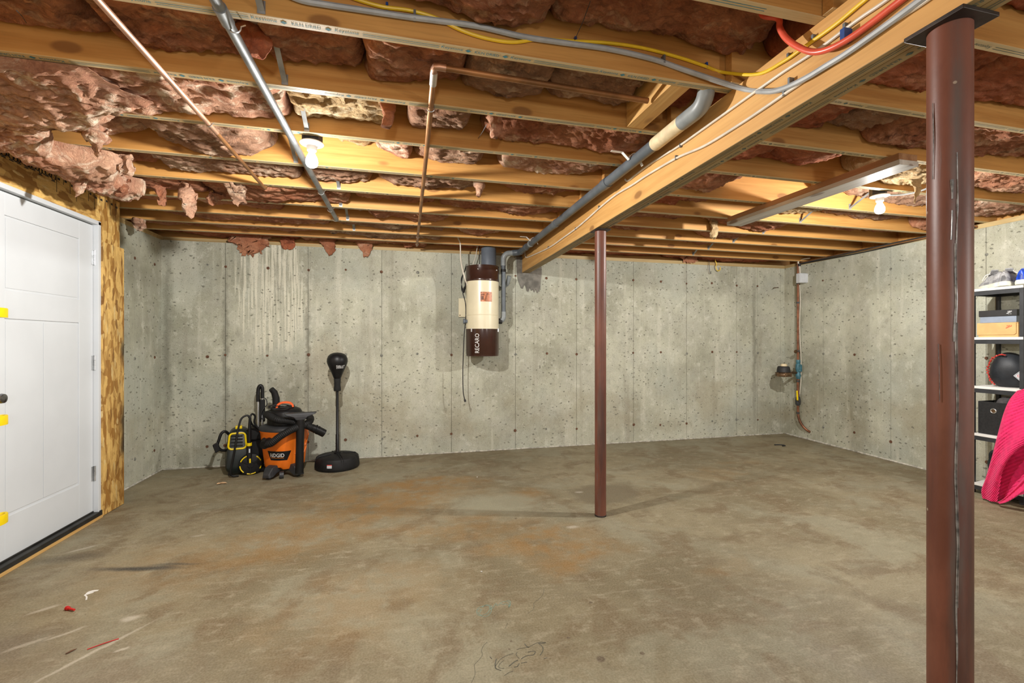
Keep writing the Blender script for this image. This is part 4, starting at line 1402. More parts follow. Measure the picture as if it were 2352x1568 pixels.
# ================================================================ cables
def on_beam(u, v, d):
    p = on_x(u, v, 1.33)
    for _ in range(6):
        p = on_x(u, v, xb(p.y) - d)
    return p


def cable(name, label, m, r, joist_px, beam_px, d, cat='cable', yface=JY[5], k=7, seg=8, extra=None):
    t = thing(name, label, cat, (1.0, 1.6, 2.3))
    pts = [on_y(u, v, yface - d) for u, v in joist_px] + [on_beam(u, v, d) for u, v in beam_px]
    if extra:
        pts = extra + pts
    MB().tube(spline(pts, k), r, seg).build('jacket', m, t, smooth=True)
    return t


def staple(t, px, wall, m='staple', d=.004, w=.020):
    if wall == 'beam':
        p = on_beam(*px, 0)
        MB().box(p.x - d - .008, p.x + .001, p.y - .004, p.y + .004, p.z - w / 2, p.z + w / 2).build('staple', m, t)
    else:
        p = on_y(*px, JY[5])
        MB().box(p.x - .004, p.x + .004, p.y - d - .008, p.y + .001, p.z - w / 2, p.z + w / 2).build('staple', m, t)


t = cable('power_cable', 'yellow flat cable sagging along a joist then up the beam face', 'nm_yellow', .0062,
          [(760, -24), (820, -1), (880, 16), (940, 24), (1000, 41), (1060, 70), (1120, 89), (1180, 97), (1240, 90), (1320, 95), (1400, 99), (1480, 111), (1560, 132), (1620, 152), (1660, 166)], [(1740, 170), (1800, 141), (1850, 106), (1920, 56), (1990, -2), (2080, -70)], .0075)
for q in ((889, 17), (1320, 94), (1620, 152)):
    staple(t, q, 'joist', 'staple_blue')
for q in ((1815, 130), (1872, 88)):
    staple(t, q, 'beam')
t = cable('power_cable', 'thick grey cable curving from the joist face onto the beam', 'cable_grey', .0098,
          [(640, -22), (690, 0), (750, 11), (830, 23), (930, 38), (1000, 47), (1100, 61), (1200, 84), (1300, 99), (1400, 113), (1500, 136), (1570, 160)], [(1700, 202), (1760, 210), (1800, 203), (1850, 180), (1900, 150), (1950, 119), (2050, 48), (2115, 0), (2200, -62)], .0125)
for q in ((952, 41), (1520, 141)):
    staple(t, q, 'joist', 'staple', .012, .030)
staple(t, (1822, 190), 'beam', 'staple', .012, .030)
t = cable('power_cable', 'white cable high on the beam face behind the red pipe', 'nm_white', .0055, [], [(2110, -60), (2040, -2), (1970, 46), (1880, 113), (1800, 165), (1740, 207), (1680, 250), (1600, 307), (1560, 335), (1500, 372), (1462, 400), (1442, 415), (1436, 412)], .006)
for q in ((1945, 62), (1566, 334)):
    staple(t, q, 'beam')
t = cable('power_cable', 'white cable low on the beam face running down to the wall end', 'nm_white', .0058, [], [(2240, -82), (2130, 0), (2060, 46), (1900, 150), (1805, 214), (1760, 245), (1700, 285), (1620, 334), (1556, 362), (1490, 400), (1452, 425), (1415, 447), (1380, 475), (1350, 502), (1324, 524), (1295, 545), (1262, 568), (1228, 584), (1209, 591), (1206, 582), (1206, 574)], .0065)
for q in ((1805, 214), (1556, 362), (1378, 476), (1324, 525), (1261, 568)):
    staple(t, q, 'beam')
t = thing('water_pipe', 'red plastic water pipe looping down onto the beam face', 'pipe', (1.3, 1.3, 2.3))
pp = [Vector((1.235, 1.33, 2.47)), Vector((1.235, 1.34, 2.40))] + [on_beam(u, v, .060 - .006 * i if i < 8 else .014) for i, (u, v) in enumerate(((1787, 42), (1791, 64), (1806, 88), (1832, 107), (1865, 119), (1900, 114), (1945, 92), (2000, 54), (2060, 8), (2150, -60)))]
MB().tube(spline(pp, 8), .0098, 12).build('tube', 'pex', t, smooth=True)
MB().obox(on_beam(1944, 82, .014), (.016, 0, 0), (0, .007, 0), (0, 0, .019)).build('clip', 'staple_blue', t, label='blue plastic clip')
# lead from the right bulb into its bay
t = thing('power_cable', 'short grey cable leaving the right bulb holder along the joist', 'cable', (3.3, 2.4, 2.27))
MB().tube(spline([(3.28, 2.43, 2.262), (3.36, 2.40, 2.262), (3.42, 2.34, 2.268), (3.46, 2.28, 2.29), (3.50, 2.2, 2.34)], 6), .006, 8).build('jacket', 'cable_grey', t, smooth=True)
# wires and pipe along the top of the right wall
t = thing('wire_bundle', 'dark wires and pipe lying along the top of the right wall', 'cable', (5.0, 4.3, 2.27))
for k, (d, z, r, m) in enumerate(((-.03, 2.262, .012, 'copper_dull'), (-.055, 2.258, .006, 'box_steel'), (-.018, 2.247, .006, 'black_rubber'))):
    MB().tube(spline([(xr(y) + d + .008 * math.sin(y * 5 + k), y, z + .006 * math.sin(y * 3.3 + k * 2)) for y in (2.9, 3.2, 3.5, 3.8, 4.1, 4.4, 4.7, 4.86)], 5), r, 8).build('wire', m, t, smooth=True)
# hooks over the back wall
t = thing('wall_hook', 'yellow coated hook hanging over the back wall, right of the slim post', 'hook', on_y(1645, 600, YB - .04))
q = [on_y(u, v, YB - .04) for u, v in ((1645, 590), (1643, 598), (1646, 606), (1644, 612), (1646, 619), (1650, 622), (1654, 619), (1654, 613))]
MB().tube([q[0] + Vector((0, .06, .005))] + spline(q, 5), .0048, 8).build('rod', 'nm_yellow', t, smooth=True)
t = thing('wall_hook', 'thin dark hook beside the yellow hook over the back wall', 'hook', on_y(1632, 606, YB - .04))
q = [on_y(u, v, YB - .04) for u, v in ((1629, 600), (1629, 610), (1630, 622), (1632, 628), (1634, 626))]
MB().tube([q[0] + Vector((0, .06, .03))] + spline(q, 5), .003, 8).build('rod', 'box_steel', t, smooth=True)

# stiff wires that hold the batts up, poking out below them
for i, (p, q, y0, y1, lab) in enumerate((((1357, 0), (1320, 92), 1.40, 1.572, 'thin dark wire sticking down in front of the yellow cable'), ((357, 14), (384, 106), 1.80, 1.985, 'thin dark wire sticking down beside the bright copper pipe'),
                                     ((38, 24), (60, 52), 1.80, 1.93, 'short thin wire sticking down in the frame corner above the door'), ((1118, 285), (1098, 318), 2.30, 2.40, 'thin dark wire beside the bright pale flap'))):
    a, b = on_y(*p, y0), on_y(*q, y1)
    tag(MB().tube([a, (a + b) / 2 + Vector((.003, 0, 0)), b], .0014, 6).build('support_wire', 'box_steel', smooth=True), lab, 'wire', 'batt support wires')

# ================================================================ things by the back wall
M['black_plastic'] = plain('black_plastic', (0.007, 0.007, 0.0075), 0.42, 0, 0.25, 12, 0.08, 120, spec=0.3)
M['black_matte'] = plain('matt_black_plastic', (0.009, 0.009, 0.0095), 0.6, 0, 0.3, 14, 0.1, 90, spec=0.3)
M['grey_plastic'] = plain('charcoal_plastic', (0.024, 0.025, 0.028), 0.5, 0, 0.25, 14, 0.1, 90)
M['orange_plastic'] = plain('orange_plastic', (0.72, 0.155, 0.008), 0.42, 0, 0.1, 6)
M['orange_red'] = plain('orange_red_handle', (0.80, 0.11, 0.012), 0.4, 0, 0.06)
M['chrome'] = plain('bright_aluminium', (0.68, 0.69, 0.70), 0.25, 0.9, 0.08)
M['dark_green'] = plain('dark_green_black_plastic', (0.006, 0.010, 0.009), 0.4, 0, 0.2)
M['white_ink'] = plain('white_ink', (0.82, 0.82, 0.82), 0.5, 0, 0.03)
M['orange_ink'] = plain('orange_ink', (0.75, 0.22, 0.03), 0.5, 0, 0.05)
M['red_ink'] = plain('red_ink', (0.62, 0.025, 0.02), 0.5, 0, 0.05)
M['black_leather'] = plain('black_leather', (0.006, 0.006, 0.007), 0.42, 0, 0.2, 30, 0.2, 160, 0.35)
M['foam'] = plain('black_foam', (0.006, 0.006, 0.006), 0.85, 0, 0.2, 60, 0.3, 160)
M['brown_enamel'] = plain('dark_brown_enamel', (0.045, 0.018, 0.012), 0.22, 0.1, 0.15, 5)
M['cream_enamel'] = plain('cream_enamel', (0.74, 0.67, 0.48), 0.3, 0, 0.06, 4)
M['muffler'] = plain('blue_grey_plastic', (0.115, 0.135, 0.165), 0.5, 0, 0.12, 8)
M['label_orange'] = plain('orange_label', (0.50, 0.18, 0.08), 0.4, 0, 0.3, 30)
M['label_white'] = plain('pale_sticker', (0.52, 0.55, 0.58), 0.45, 0, 0.12, 60)

# ---- shop vacuum
VX, VY = -1.062, 4.745
vac = thing('shop_vacuum', 'orange and black shop vacuum with its hose wound round the lid, by the back wall', 'vacuum', (VX, VY, 0), math.radians(12.6), local=True)
BR = [(.070, .158), (.09, .166), (.16, .174), (.25, .184), (.35, .196), (.40, .201), (.412, .209), (.428, .209)]


def brad(z):
    for (a, ra), (b, rb) in zip(BR, BR[1:]):
        if z <= b:
            return ra + (rb - ra) * (z - a) / (b - a)
    return BR[-1][1]


def sq(r, a, k=.10):
    """slightly squared circle"""
    return r * (1 + k * (math.cos(4 * (a - PI / 4)) * -.5) * .8)


rings = []
for z, r in BR:
    ring = []
    for i in range(64):
        a = 2 * PI * i / 64
        rr = sq(r, a)
        if z < .1:                                            # arched foot cut-outs
            rr *= 1
        zz = z + (.045 * max(0, math.cos(4 * (a + PI / 2 + .35))) ** 6 if z < .085 else 0)
        ring.append((rr * math.cos(a), rr * math.sin(a), zz))
    rings.append(ring)
MB().loft(rings).build('bucket', 'orange_plastic', vac, smooth=50)


def on_bucket(z, a, d=0.0):
    r = sq(brad(z), a) + d
    return Vector((r * math.cos(a), r * math.sin(a), z))


# sunk facets of the bucket sides as thin proud ribs
mb = MB()
for a0, a1, z0, z1 in ((-.95, -.60, .20, .31), (-.55, -.15, .12, .24), (-.30, .05, .26, .36)):
    pts = [on_bucket(z0 + (z1 - z0) * i / 8, -PI / 2 + 1.45 + a0 + (a1 - a0) * i / 8, .001) for i in range(9)]
    mb.tube(pts, .006, 6)
mb.build('moulded_rib', 'orange_plastic', vac, smooth=True)
# badge
a_mid = -PI / 2 - .33
mb = MB()
vs, fs = [], []
nu, nv = 20, 6
for j in range(nv + 1):
    f = j / nv
    z = .158 + .085 * f
    hw = .075 + .036 * f
    for i in range(nu + 1):
        s = -hw + 2 * hw * i / nu
        vs.append(on_bucket(z, a_mid + s / brad(z), .0022))
for j in range(nv):
    for i in range(nu):
        fs.append((j * (nu + 1) + i, j * (nu + 1) + i + 1, (j + 1) * (nu + 1) + i + 1, (j + 1) * (nu + 1) + i))
badge = mb.add(vs, fs).build('badge', 'black_plastic', vac, smooth=True)
mb = MB()
put_text(mb, 'RIDGID', lambda x, y: on_bucket(.206 + y, a_mid - .06 + x / .18, .0040), width=.130, height=.034)
mb.build('lettering', 'white_ink', badge)
mb = MB()
for k in range(10):
    s0, s1 = -.062 + .0124 * k, -.062 + .0124 * (k + 1)
    mb.add([on_bucket(z, a_mid - .06 + s / .18, .0035) for z, s in ((.179, s0), (.179, s1), (.182, s1), (.182, s0))], [(0, 1, 2, 3)])
mb.build('underline', 'orange_ink', badge)
# lid and motor head
rings = []
for z, r in ((.420, .212), (.436, .214), (.452, .206), (.462, .190), (.470, .165)):
    rings.append([(sq(r, 2 * PI * i / 48) * math.cos(2 * PI * i / 48), sq(r, 2 * PI * i / 48) * math.sin(2 * PI * i / 48), z) for i in range(48)])
MB().loft(rings).build('lid', 'grey_plastic', vac, smooth=50)
MB().lathe([(.155, .465), (.152, .53), (.150, .575), (.135, .600), (.10, .618), (.05, .626)], (0, .02, 0), 36).build('motor_head', 'black_plastic', vac, smooth=50)
mb = MB()
for k in range(9):
    a = -.35 + .09 * k
    mb.obox((.154 * math.cos(a), .02 + .154 * math.sin(a), .545), (.003 * math.cos(a), .003 * math.sin(a), 0), (-.0035 * math.sin(a), .0035 * math.cos(a), 0), (0, 0, .018))
mb.build('vent_fin', 'grey_plastic', vac)
# orange carrying handle
prof = [(-.075, .595), (-.066, .640), (-.045, .664), (-.010, .672), (.035, .668), (.060, .650), (.068, .625)]
sp = spline([(x, -.03, z) for x, z in prof], 5)
mb = MB()
rings = []
for i, q in enumerate(sp):
    t = (sp[min(i + 1, len(sp) - 1)] - sp[max(i - 1, 0)]).normalized()
    nrm = Vector((-t.z, 0, t.x))
    w = .020 + .008 * abs(i / len(sp) - .5)
    rings.append([q + Vector((0, s1 * w, 0)) + nrm * (s2 * .009) for s1, s2 in ((-1, -1), (1, -1), (1, 1), (-1, 1))])
mb.loft(rings).build('handle', 'orange_red', vac, smooth=50, bevel=.003)
# cord coiled on the head
mb = MB()
path = [Vector(((.105 + .012 * math.sin(3 * a)) * math.cos(a) - .03, -.02 + (.085 + .01 * math.cos(5 * a)) * math.sin(a), .618 + .010 * math.sin(2.3 * a) + .004 * a / PI)) for a in [2 * PI * 3 * k / 90 for k in range(91)]]
mb.tube(path, .0048, 6)
mb.build('cord', 'black_rubber', vac, smooth=True)


def ribbed(path, r, k=6, seg=14, pitch=.012):
    pts = spline(path, k)
    L = 0
    out, rs = [], []
    dens = []
    for a, b in zip(pts, pts[1:]):
        d = (b - a).length
        m = max(1, int(d / (pitch / 3)))
        for i in range(m):
            dens.append(a + (b - a) * i / m)
    dens.append(pts[-1])
    for i, q in enumerate(dens):
        rs.append(r * (1.0 if i % 3 else .90))
    return dens, rs


mb = MB()
hose = [(-.165, -.085, .335), (-.160, -.16, .325), (-.115, -.235, .335), (-.04, -.262, .395), (.06, -.262, .450), (.16, -.215, .475), (.215, -.09, .49), (.215, .06, .505), (.13, .175, .52), (-.02, .205, .535), (-.12, .14, .55),
        (-.150, .02, .562), (-.125, -.10, .56), (-.06, -.185, .535), (.06, -.205, .512), (.16, -.20, .475), (.235, -.185, .435)]
p, rs = ribbed(hose, .033)
mb.tube(p, rs, 14).build('hose', 'black_matte', vac, smooth=50)
mb = MB().tube([(.225, -.188, .440), (.285, -.175, .405), (.335, -.165, .372)], [.035, .038, .038], 18)
mb.tube([(.255, -.181, .425), (.262, -.180, .421)], .041, 18).tube([(.275, -.177, .411), (.282, -.176, .407)], .041, 18)
mb.build('hose_cuff', 'black_plastic', vac, smooth=50)
MB().tube([(-.125, -.15, .33), (-.16, -.19, .325), (-.172, -.215, .318)], [.044, .042, .037], 16).build('hose_port', 'black_plastic', vac, smooth=50)
# extension wand on its caster, with the wide nozzle on top
MB().tube([(.118, -.250, .045), (.122, -.248, .25), (.128, -.244, .545)], [.036, .0345, .036], 20).tube([(.127, -.244, .47), (.1275, -.244, .50)], .0375, 20).build('wand', 'black_plastic', vac, smooth=50)
mb = MB()
mb.loft([[(.128 + sx * w0, -.244 + sy * d0, z) for sx, sy in ((-1, -1), (1, -1), (1, 1), (-1, 1))] for z, w0, d0 in ((.530, .037, .037), (.560, .060, .037), (.580, .120, .034), (.596, .140, .030))])
mb.build('floor_nozzle', 'grey_plastic', vac, bevel=.006)
MB().tube([(-.075, .10, .58), (-.078, .10, .70), (-.092, .09, .76), (-.118, .075, .795)], [.034, .032, .029, .025], 16).build('crevice_tool', 'black_matte', vac, smooth=50)
# casters
for a, ex in ((-PI / 2 - .62, .0), (-PI / 2 + .50, .0), (PI / 2 - .6, 0), (PI / 2 + .6, 0)):
    c, s = math.cos(a), math.sin(a)
    tx = Vector((-s, c, 0))
    rd = Vector((c, s, 0))
    mb = MB()
    rings = []
    for d, w, z0, z1 in ((.12, .050, .055, .105), (.18, .050, .045, .115), (.225, .048, .022, .105), (.255, .042, .018, .070), (.268, .034, .020, .048)):
        q = rd * d
        rings.append([q + tx * (-w) + Vector((0, 0, z0)), q + tx * w + Vector((0, 0, z0)), q + tx * (w * .8) + Vector((0, 0, z1)), q - tx * (w * .8) + Vector((0, 0, z1))])
    leg = mb.loft(rings).build('caster_arm', 'grey_plastic', vac, bevel=.006)
    w = rd * .225
    mb = MB()
    ax = tx
    q0, q1 = w - ax * .012 + Vector((0, 0, .0235)), w + ax * .012 + Vector((0, 0, .0235))
    mb.tube([q0, q1], .0235, 18).build('wheel', 'black_rubber', leg, smooth=50)
mb = MB().tube([(-.045, -.205, .032), (-.010, -.205, .032)], .032, 20)
mb.build('drain_cap', 'grey_plastic', vac, smooth=50)

# ---- pressure washer
pw = thing('pressure_washer', 'black and yellow pressure washer with an extending handle, left of the orange vacuum', 'washer', (-1.435, 4.86, 0), math.radians(15), local=True)


def rr_poly(w, z0, z1, r, n=6, taper=0.0):
    pts = []
    for cx, cz, a0 in ((w - r, z0 + r, -PI / 2), (w - r - taper, z1 - r, 0), (-w + r + taper, z1 - r, PI / 2), (-w + r, z0 + r, PI)):
        for k in range(n + 1):
            a = a0 + PI / 2 * k / n
            pts.append((cx + r * math.cos(a), cz + r * math.sin(a)))
    return pts


mb = MB()
rings = []
for y, sc in ((-.115, .90), (-.095, 1.0), (.09, 1.0), (.11, .9)):
    rings.append([(x * sc - .055, y, .215 + (z - .215) * sc) for x, z in rr_poly(.105, .012, .425, .075, taper=.018)])
mb.loft(rings).build('body', 'dark_green', pw, smooth=50)
mb = MB()
for k in range(4):
    z = .285 + .030 * k
    mb.tube([(-.115, -.118, z), (-.02, -.118, z - .006)], .0075, 8)
mb.build('louvre', 'black_matte', pw, smooth=True)
# yellow frame round the louvres
path = [(x - .063, -.117, z) for x, z in rr_poly(.072, .250, .395, .03, 5, .008)]
MB().tube(path, .0085, 8, closed=True).build('yellow_frame', 'yellow_plastic', pw, smooth=True, label='yellow frame round the louvres')
MB().obox((-.055, -.02, .436), (.028, 0, 0), (0, .03, 0), (0, 0, .014)).build('detergent_cap', 'yellow_plastic', pw, bevel=.006)
# side handle loop and reel grip
lp = [(-.135, 0, .37), (-.165, -.02, .405), (-.195, -.03, .39), (-.215, -.035, .33), (-.225, -.035, .28), (-.195, -.03, .235), (-.150, -.01, .225)]
MB().tube(spline(lp, 6), .0125, 10).build('side_loop', 'black_plastic', pw, smooth=True)
MB().obox((-.232, -.035, .265), (.020, 0, .012), (0, .02, 0), (-.012, 0, .038)).build('side_grip', 'black_plastic', pw, bevel=.006)
MB().box(-.10, .155, -.02, .12, .03, .33).box(.03, .16, -.05, .11, .30, .42).build('rear_housing', 'black_matte', pw, bevel=.015)
# wheel
wc = Vector((.045, -.135, .100))
MB().lathe([(.02, -.030), (.086, -.028), (.098, -.020), (.100, .0), (.098, .02), (.08, .03)], wc, 40, 'y').build('wheel', 'black_matte', pw, smooth=50)
for a0, a1 in ((.35, 1.0), (1.9, 2.75), (3.2, 4.0), (4.35, 5.2), (5.75, 6.05)):
    MB().tube([wc + Vector((.087 * math.cos(a), -.026, .087 * math.sin(a))) for a in [a0 + (a1 - a0) * k / 10 for k in range(11)]], .0052, 6).build('rim_stripe', 'yellow_plastic', pw, smooth=True, label='yellow rim stripe')
mb = MB()
for k in range(3):
    a = .5 + 2 * PI * k / 3
    mb.bar(wc + Vector((0, -.028, 0)), wc + Vector((.08 * math.cos(a), -.028, .08 * math.sin(a))), .02, .012)
mb.lathe([(.026, -.042), (.026, -.02)], wc, 16, 'y')
mb.build('wheel_hub', 'black_plastic', pw, smooth=40)
MB().box(-.14, -.08, -.08, .06, 0, .03).box(.10, .16, -.06, .08, 0, .035).build('foot', 'black_rubber', pw, bevel=.004)
# handle tubes
for x in (.106, .140):
    MB().tube([(x, .03, .36), (x, .05, .72)], .0095, 12).build('handle_tube', 'chrome', pw, smooth=True, label='bright metal handle tube')
gp = [(.104, .048, .66), (.104, .052, .74), (.108, .053, .79), (.123, .053, .815), (.138, .053, .80), (.142, .052, .76), (.142, .05, .69)]
MB().tube(spline(gp, 6), [.0165] * 37, 12).build('hand_grip', 'black_plastic', pw, smooth=True)
MB().box(.118, .165, .03, .075, .46, .68).build('lance_holder', 'black_matte', pw, bevel=.008)
MB().tube(spline([(.15, .02, .70), (.175, .01, .68), (.18, .0, .63), (.155, .0, .60), (.13, .0, .55), (.135, 0, .50), (.165, 0, .48)], 6), .005, 8).build('power_cord', 'black_rubber', pw, smooth=True)
# high-pressure hose
hs = [(.13, -.06, .40), (.06, -.11, .46), (.035, -.12, .53), (.015, -.12, .555), (-.03, -.13, .53), (-.055, -.15, .44), (-.075, -.17, .30), (-.10, -.175, .15), (-.115, -.175, .05), (-.10, -.17, .016), (-.05, -.17, .012)]
MB().tube(spline(hs, 6), .0085, 10).build('pressure_hose', 'black_plastic', pw, smooth=True)
hs = [(.035, -.13, .53), (.055, -.11, .565), (.08, -.10, .54), (.075, -.10, .48), (.11, -.10, .42), (.17, -.09, .40)]
MB().tube(spline(hs, 6), .0085, 10).build('pressure_hose', 'black_plastic', pw, smooth=True)
# spray lance clipped upright
MB().tube([(.040, -.155, .54), (.036, -.158, .44), (.034, -.160, .305)], [.011, .014, .017], 12).build('spray_lance', 'black_plastic', pw, smooth=50)
MB().tube([(.034, -.160, .305), (.034, -.160, .278)], .022, 14).build('lance_collar', 'yellow_plastic', pw, smooth=50, label='yellow collar')
MB().tube([(.034, -.160, .278), (.034, -.162, .20), (.034, -.165, .09)], [.018, .024, .012], 12).build('spray_nozzle', 'black_matte', pw, smooth=50)
MB().obox((.036, -.186, .235), (.006, 0, .0), (0, .001, 0), (.0, 0, .018)).build('nozzle_mark', 'label_white', pw)
MB().obox((.040, -.176, .140), (.007, 0, .0), (0, .012, 0), (.0, 0, .020)).build('trigger', 'yellow_plastic', pw, bevel=.003)

# ---- freestanding punching bag
bx, by = -.600, 4.815
bag = thing('punching_bag', 'black teardrop punching bag on a pole with a wide round base', 'punching bag', (bx, by, 0))
mb = MB()
rings = []
for z, r in ((.001, .198), (.012, .207), (.030, .210), (.050, .209), (.090, .205), (.112, .196), (.122, .180), (.132, .120), (.138, .060), (.140, .03)):
    ring = []
    for i in range(64):
        a = 2 * PI * i / 64
        g = max(0, math.cos(3 * a + .9)) ** 40
        rr = r - (.006 * g if .02 < z < .13 else 0)
        ring.append((bx + rr * math.cos(a), by + rr * math.sin(a), z - (.004 * g if z > .1 else 0)))
    rings.append(ring)
MB().loft(rings).build('base', 'black_matte', bag, smooth=35)
mb = MB()
for k in range(4):
    a = -PI / 2 + .35 + k * PI / 2
    for s in (-.010, .010):
        d = Vector((math.cos(a), math.sin(a), 0))
        tx = Vector((-d.y, d.x, 0))
        mb.tube([Vector((bx, by, .141)) + tx * s + d * .06, Vector((bx, by, .127)) + tx * s + d * .175, Vector((bx, by, .105)) + tx * s + d * .201, Vector((bx, by, .02)) + tx * s + d * .209], .0035, 6)
mb.build('base_rib', 'black_matte', bag, smooth=True)
MB().lathe([(.030, .135), (.030, .152), (.020, .156), (.018, .175), (.0165, .18), (.0165, .325), (.0135, .328), (.0125, .77)], (bx, by, 0), 20).build('pole', 'black_plastic', bag, smooth=50)
MB().lathe([(.030, .758), (.034, .762), (.034, .785), (.030, .815), (.031, .845), (.0335, .880), (.030, .884)], (bx, by, 0), 24).build('foam_sleeve', 'foam', bag, smooth=60)
BG = [(.028, .876), (.034, .885), (.046, .915), (.062, .955), (.080, .995), (.093, 1.028), (.0985, 1.052), (.0965, 1.080), (.086, 1.106), (.066, 1.126), (.036, 1.138), (.004, 1.141)]
MB().lathe(BG, (bx, by, 0), 40).build('bag', 'black_leather', bag, smooth=70)


def on_bag(z, a, d=.001):
    r = BG[-1][0]
    for (ra, za), (rb, zb) in zip(BG, BG[1:]):
        if za <= z <= zb:
            r = ra + (rb - ra) * (z - za) / (zb - za)
    return Vector((bx + (r + d) * math.cos(a), by + (r + d) * math.sin(a), z))


mb = MB()
put_text(mb, 'EVERLAST', lambda x, y: on_bag(1.000 + y * (1 + 5 * abs(x)), -PI / 2 + .50 + x / .088, .0018), width=.082, height=.028)
mb.build('lettering', 'white_ink', bag)
a0 = -PI / 2 - .22
mb = MB()
mb.add([Vector((bx, by, 0)) + Vector((.2112 * math.cos(a0 + da), .2112 * math.sin(a0 + da), z)) for z in (.044, .078) for da in (-.11, -.037, .037, .11)], [(0, 1, 5, 4), (1, 2, 6, 5), (2, 3, 7, 6)])
stk = mb.build('warning_sticker', 'label_white', bag)
mb = MB()
mb.add([Vector((bx, by, 0)) + Vector((.2116 * math.cos(a0 + da), .2116 * math.sin(a0 + da), z)) for z in (.071, .078) for da in (-.11, -.037, .037, .11)], [(0, 1, 5, 4), (1, 2, 6, 5), (2, 3, 7, 6)])
mb.build('red_band', 'red_ink', stk)

# ---- central vacuum canister on the back wall
cx, cy = .881, 4.905
cv = thing('central_vacuum', 'brown and cream wall-hung vacuum canister left of the beam end', 'vacuum', (cx, cy, 1.09))
r = .1775
MB().lathe([(r, 1.385), (r, 1.530), (r + .003, 1.533), (r + .003, 1.540), (r, 1.543), (r, 1.898)], (cx, cy, 0), 48).build('canister', 'cream_enamel', cv, smooth=40)
MB().lathe([(r - .004, 1.093), (r - .001, 1.096), (r - .001, 1.115), (r + .0015, 1.118), (r + .0015, 1.385)], (cx, cy, 0), 48).build('dirt_bucket', 'brown_enamel', cv, smooth=40)
MB().lathe([(r + .0015, 1.896), (r + .0035, 1.900), (r + .0035, 1.925), (r + .0015, 1.928), (r + .0015, 2.050), (r + .0045, 2.053), (r + .0045, 2.062), (r - .01, 2.066)], (cx, cy, 0), 48).build('motor_cover', 'brown_enamel', cv, smooth=40)
for a in (-2.0, -.75, 2.2):
    MB().sphere((cx + (r + .002) * math.cos(a), cy + (r + .002) * math.sin(a), 2.015), .009, 8, 5).build('screw', 'chrome', cv, smooth=True)
for a in (-2.45, -.55):
    q = Vector((cx + (r + .004) * math.cos(a), cy + (r + .004) * math.sin(a), 1.372))
    MB().obox(q, (.006, 0, 0), (0, .006, 0), (0, 0, .020)).build('latch', 'chrome', cv, bevel=.002)
mb = MB()
put_text(mb, 'RECARO', lambda x, y: Vector((cx + (r + .0028) * math.cos(-PI / 2 - .50 - y / r), cy + (r + .0028) * math.sin(-PI / 2 - .50 - y / r), 1.232 + x)), width=.205, height=.046)
mb.build('lettering', 'white_ink', cv)
mb = MB()
ll = [(a, z) for z in (1.672, 1.775) for a in (-.28, -.1, .08, .26, .44)]
mb.add([(cx + (r + .001) * math.cos(-PI / 2 + a - .02), cy + (r + .001) * math.sin(-PI / 2 + a - .02), z) for a, z in ll], [(i, i + 1, i + 6, i + 5) for i in range(4)])
lab = mb.build('orange_label', 'label_orange', cv, label='orange and brown label')


def on_can(a, z, d):
    return Vector((cx + (r + d) * math.cos(-PI / 2 + a - .02), cy + (r + d) * math.sin(-PI / 2 + a - .02), z))


mb = MB()
for a0_, a1_, z0, z1 in ((-.25, -.04, 1.748, 1.752), (-.25, -.04, 1.738, 1.744), (-.25, .41, 1.765, 1.768), (-.25, .41, 1.678, 1.681), (-.25, -.21, 1.69, 1.73), (-.19, -.15, 1.69, 1.73), (-.13, -.09, 1.69, 1.73)):
    mb.add([on_can(a, z, .0018) for a, z in ((a0_, z0), ((a0_ + a1_) / 2, z0), (a1_, z0), (a1_, z1), ((a0_ + a1_) / 2, z1), (a0_, z1))], [(0, 1, 4, 5), (1, 2, 3, 4)])
for k in range(4):
    mb.add([on_can(a, z, .0018) for a, z in ((-.06 + .03 * k, 1.682), (-.05 + .03 * k, 1.682), (.10 + .03 * k, 1.76), (.09 + .03 * k, 1.76))], [(0, 1, 2, 3)])
mb.build('label_print', 'brown_enamel', lab)
MB().lathe([(.078, 2.060), (.082, 2.064), (.082, 2.262), (.078, 2.268)], (cx + .066, cy - .01, 0), 32).build('exhaust_muffler', 'muffler', cv, smooth=40)
MB().lathe([(.045, 2.262), (.045, 2.335)], (cx + .062, cy + .02, 0), 24).build('exhaust_neck', 'black_rubber', cv, smooth=40)
MB().box(cx - .235, cx - .15, YB - .020, YB - .001, 1.525, 1.735).box(cx - .1, cx + .1, cy + .16, YB - .001, 1.55, 1.85).build('wall_bracket', 'cream_enamel', cv, bevel=.002)
MB().lathe([(.006, 0), (.006, -.004)], (cx - .222, YB - .020, 1.545), 8, 'y').build('bracket_screw', 'tie', cv)
kb = MB().tube([(cx - r + .01, cy - .03, 1.467), (cx - r - .022, cy - .03, 1.467)], .020, 16)
kb.tube([(cx - r - .022, cy - .03, 1.467), (cx - r - .036, cy - .03, 1.467)], .028, 16).build('side_inlet', 'muffler', cv, smooth=50)
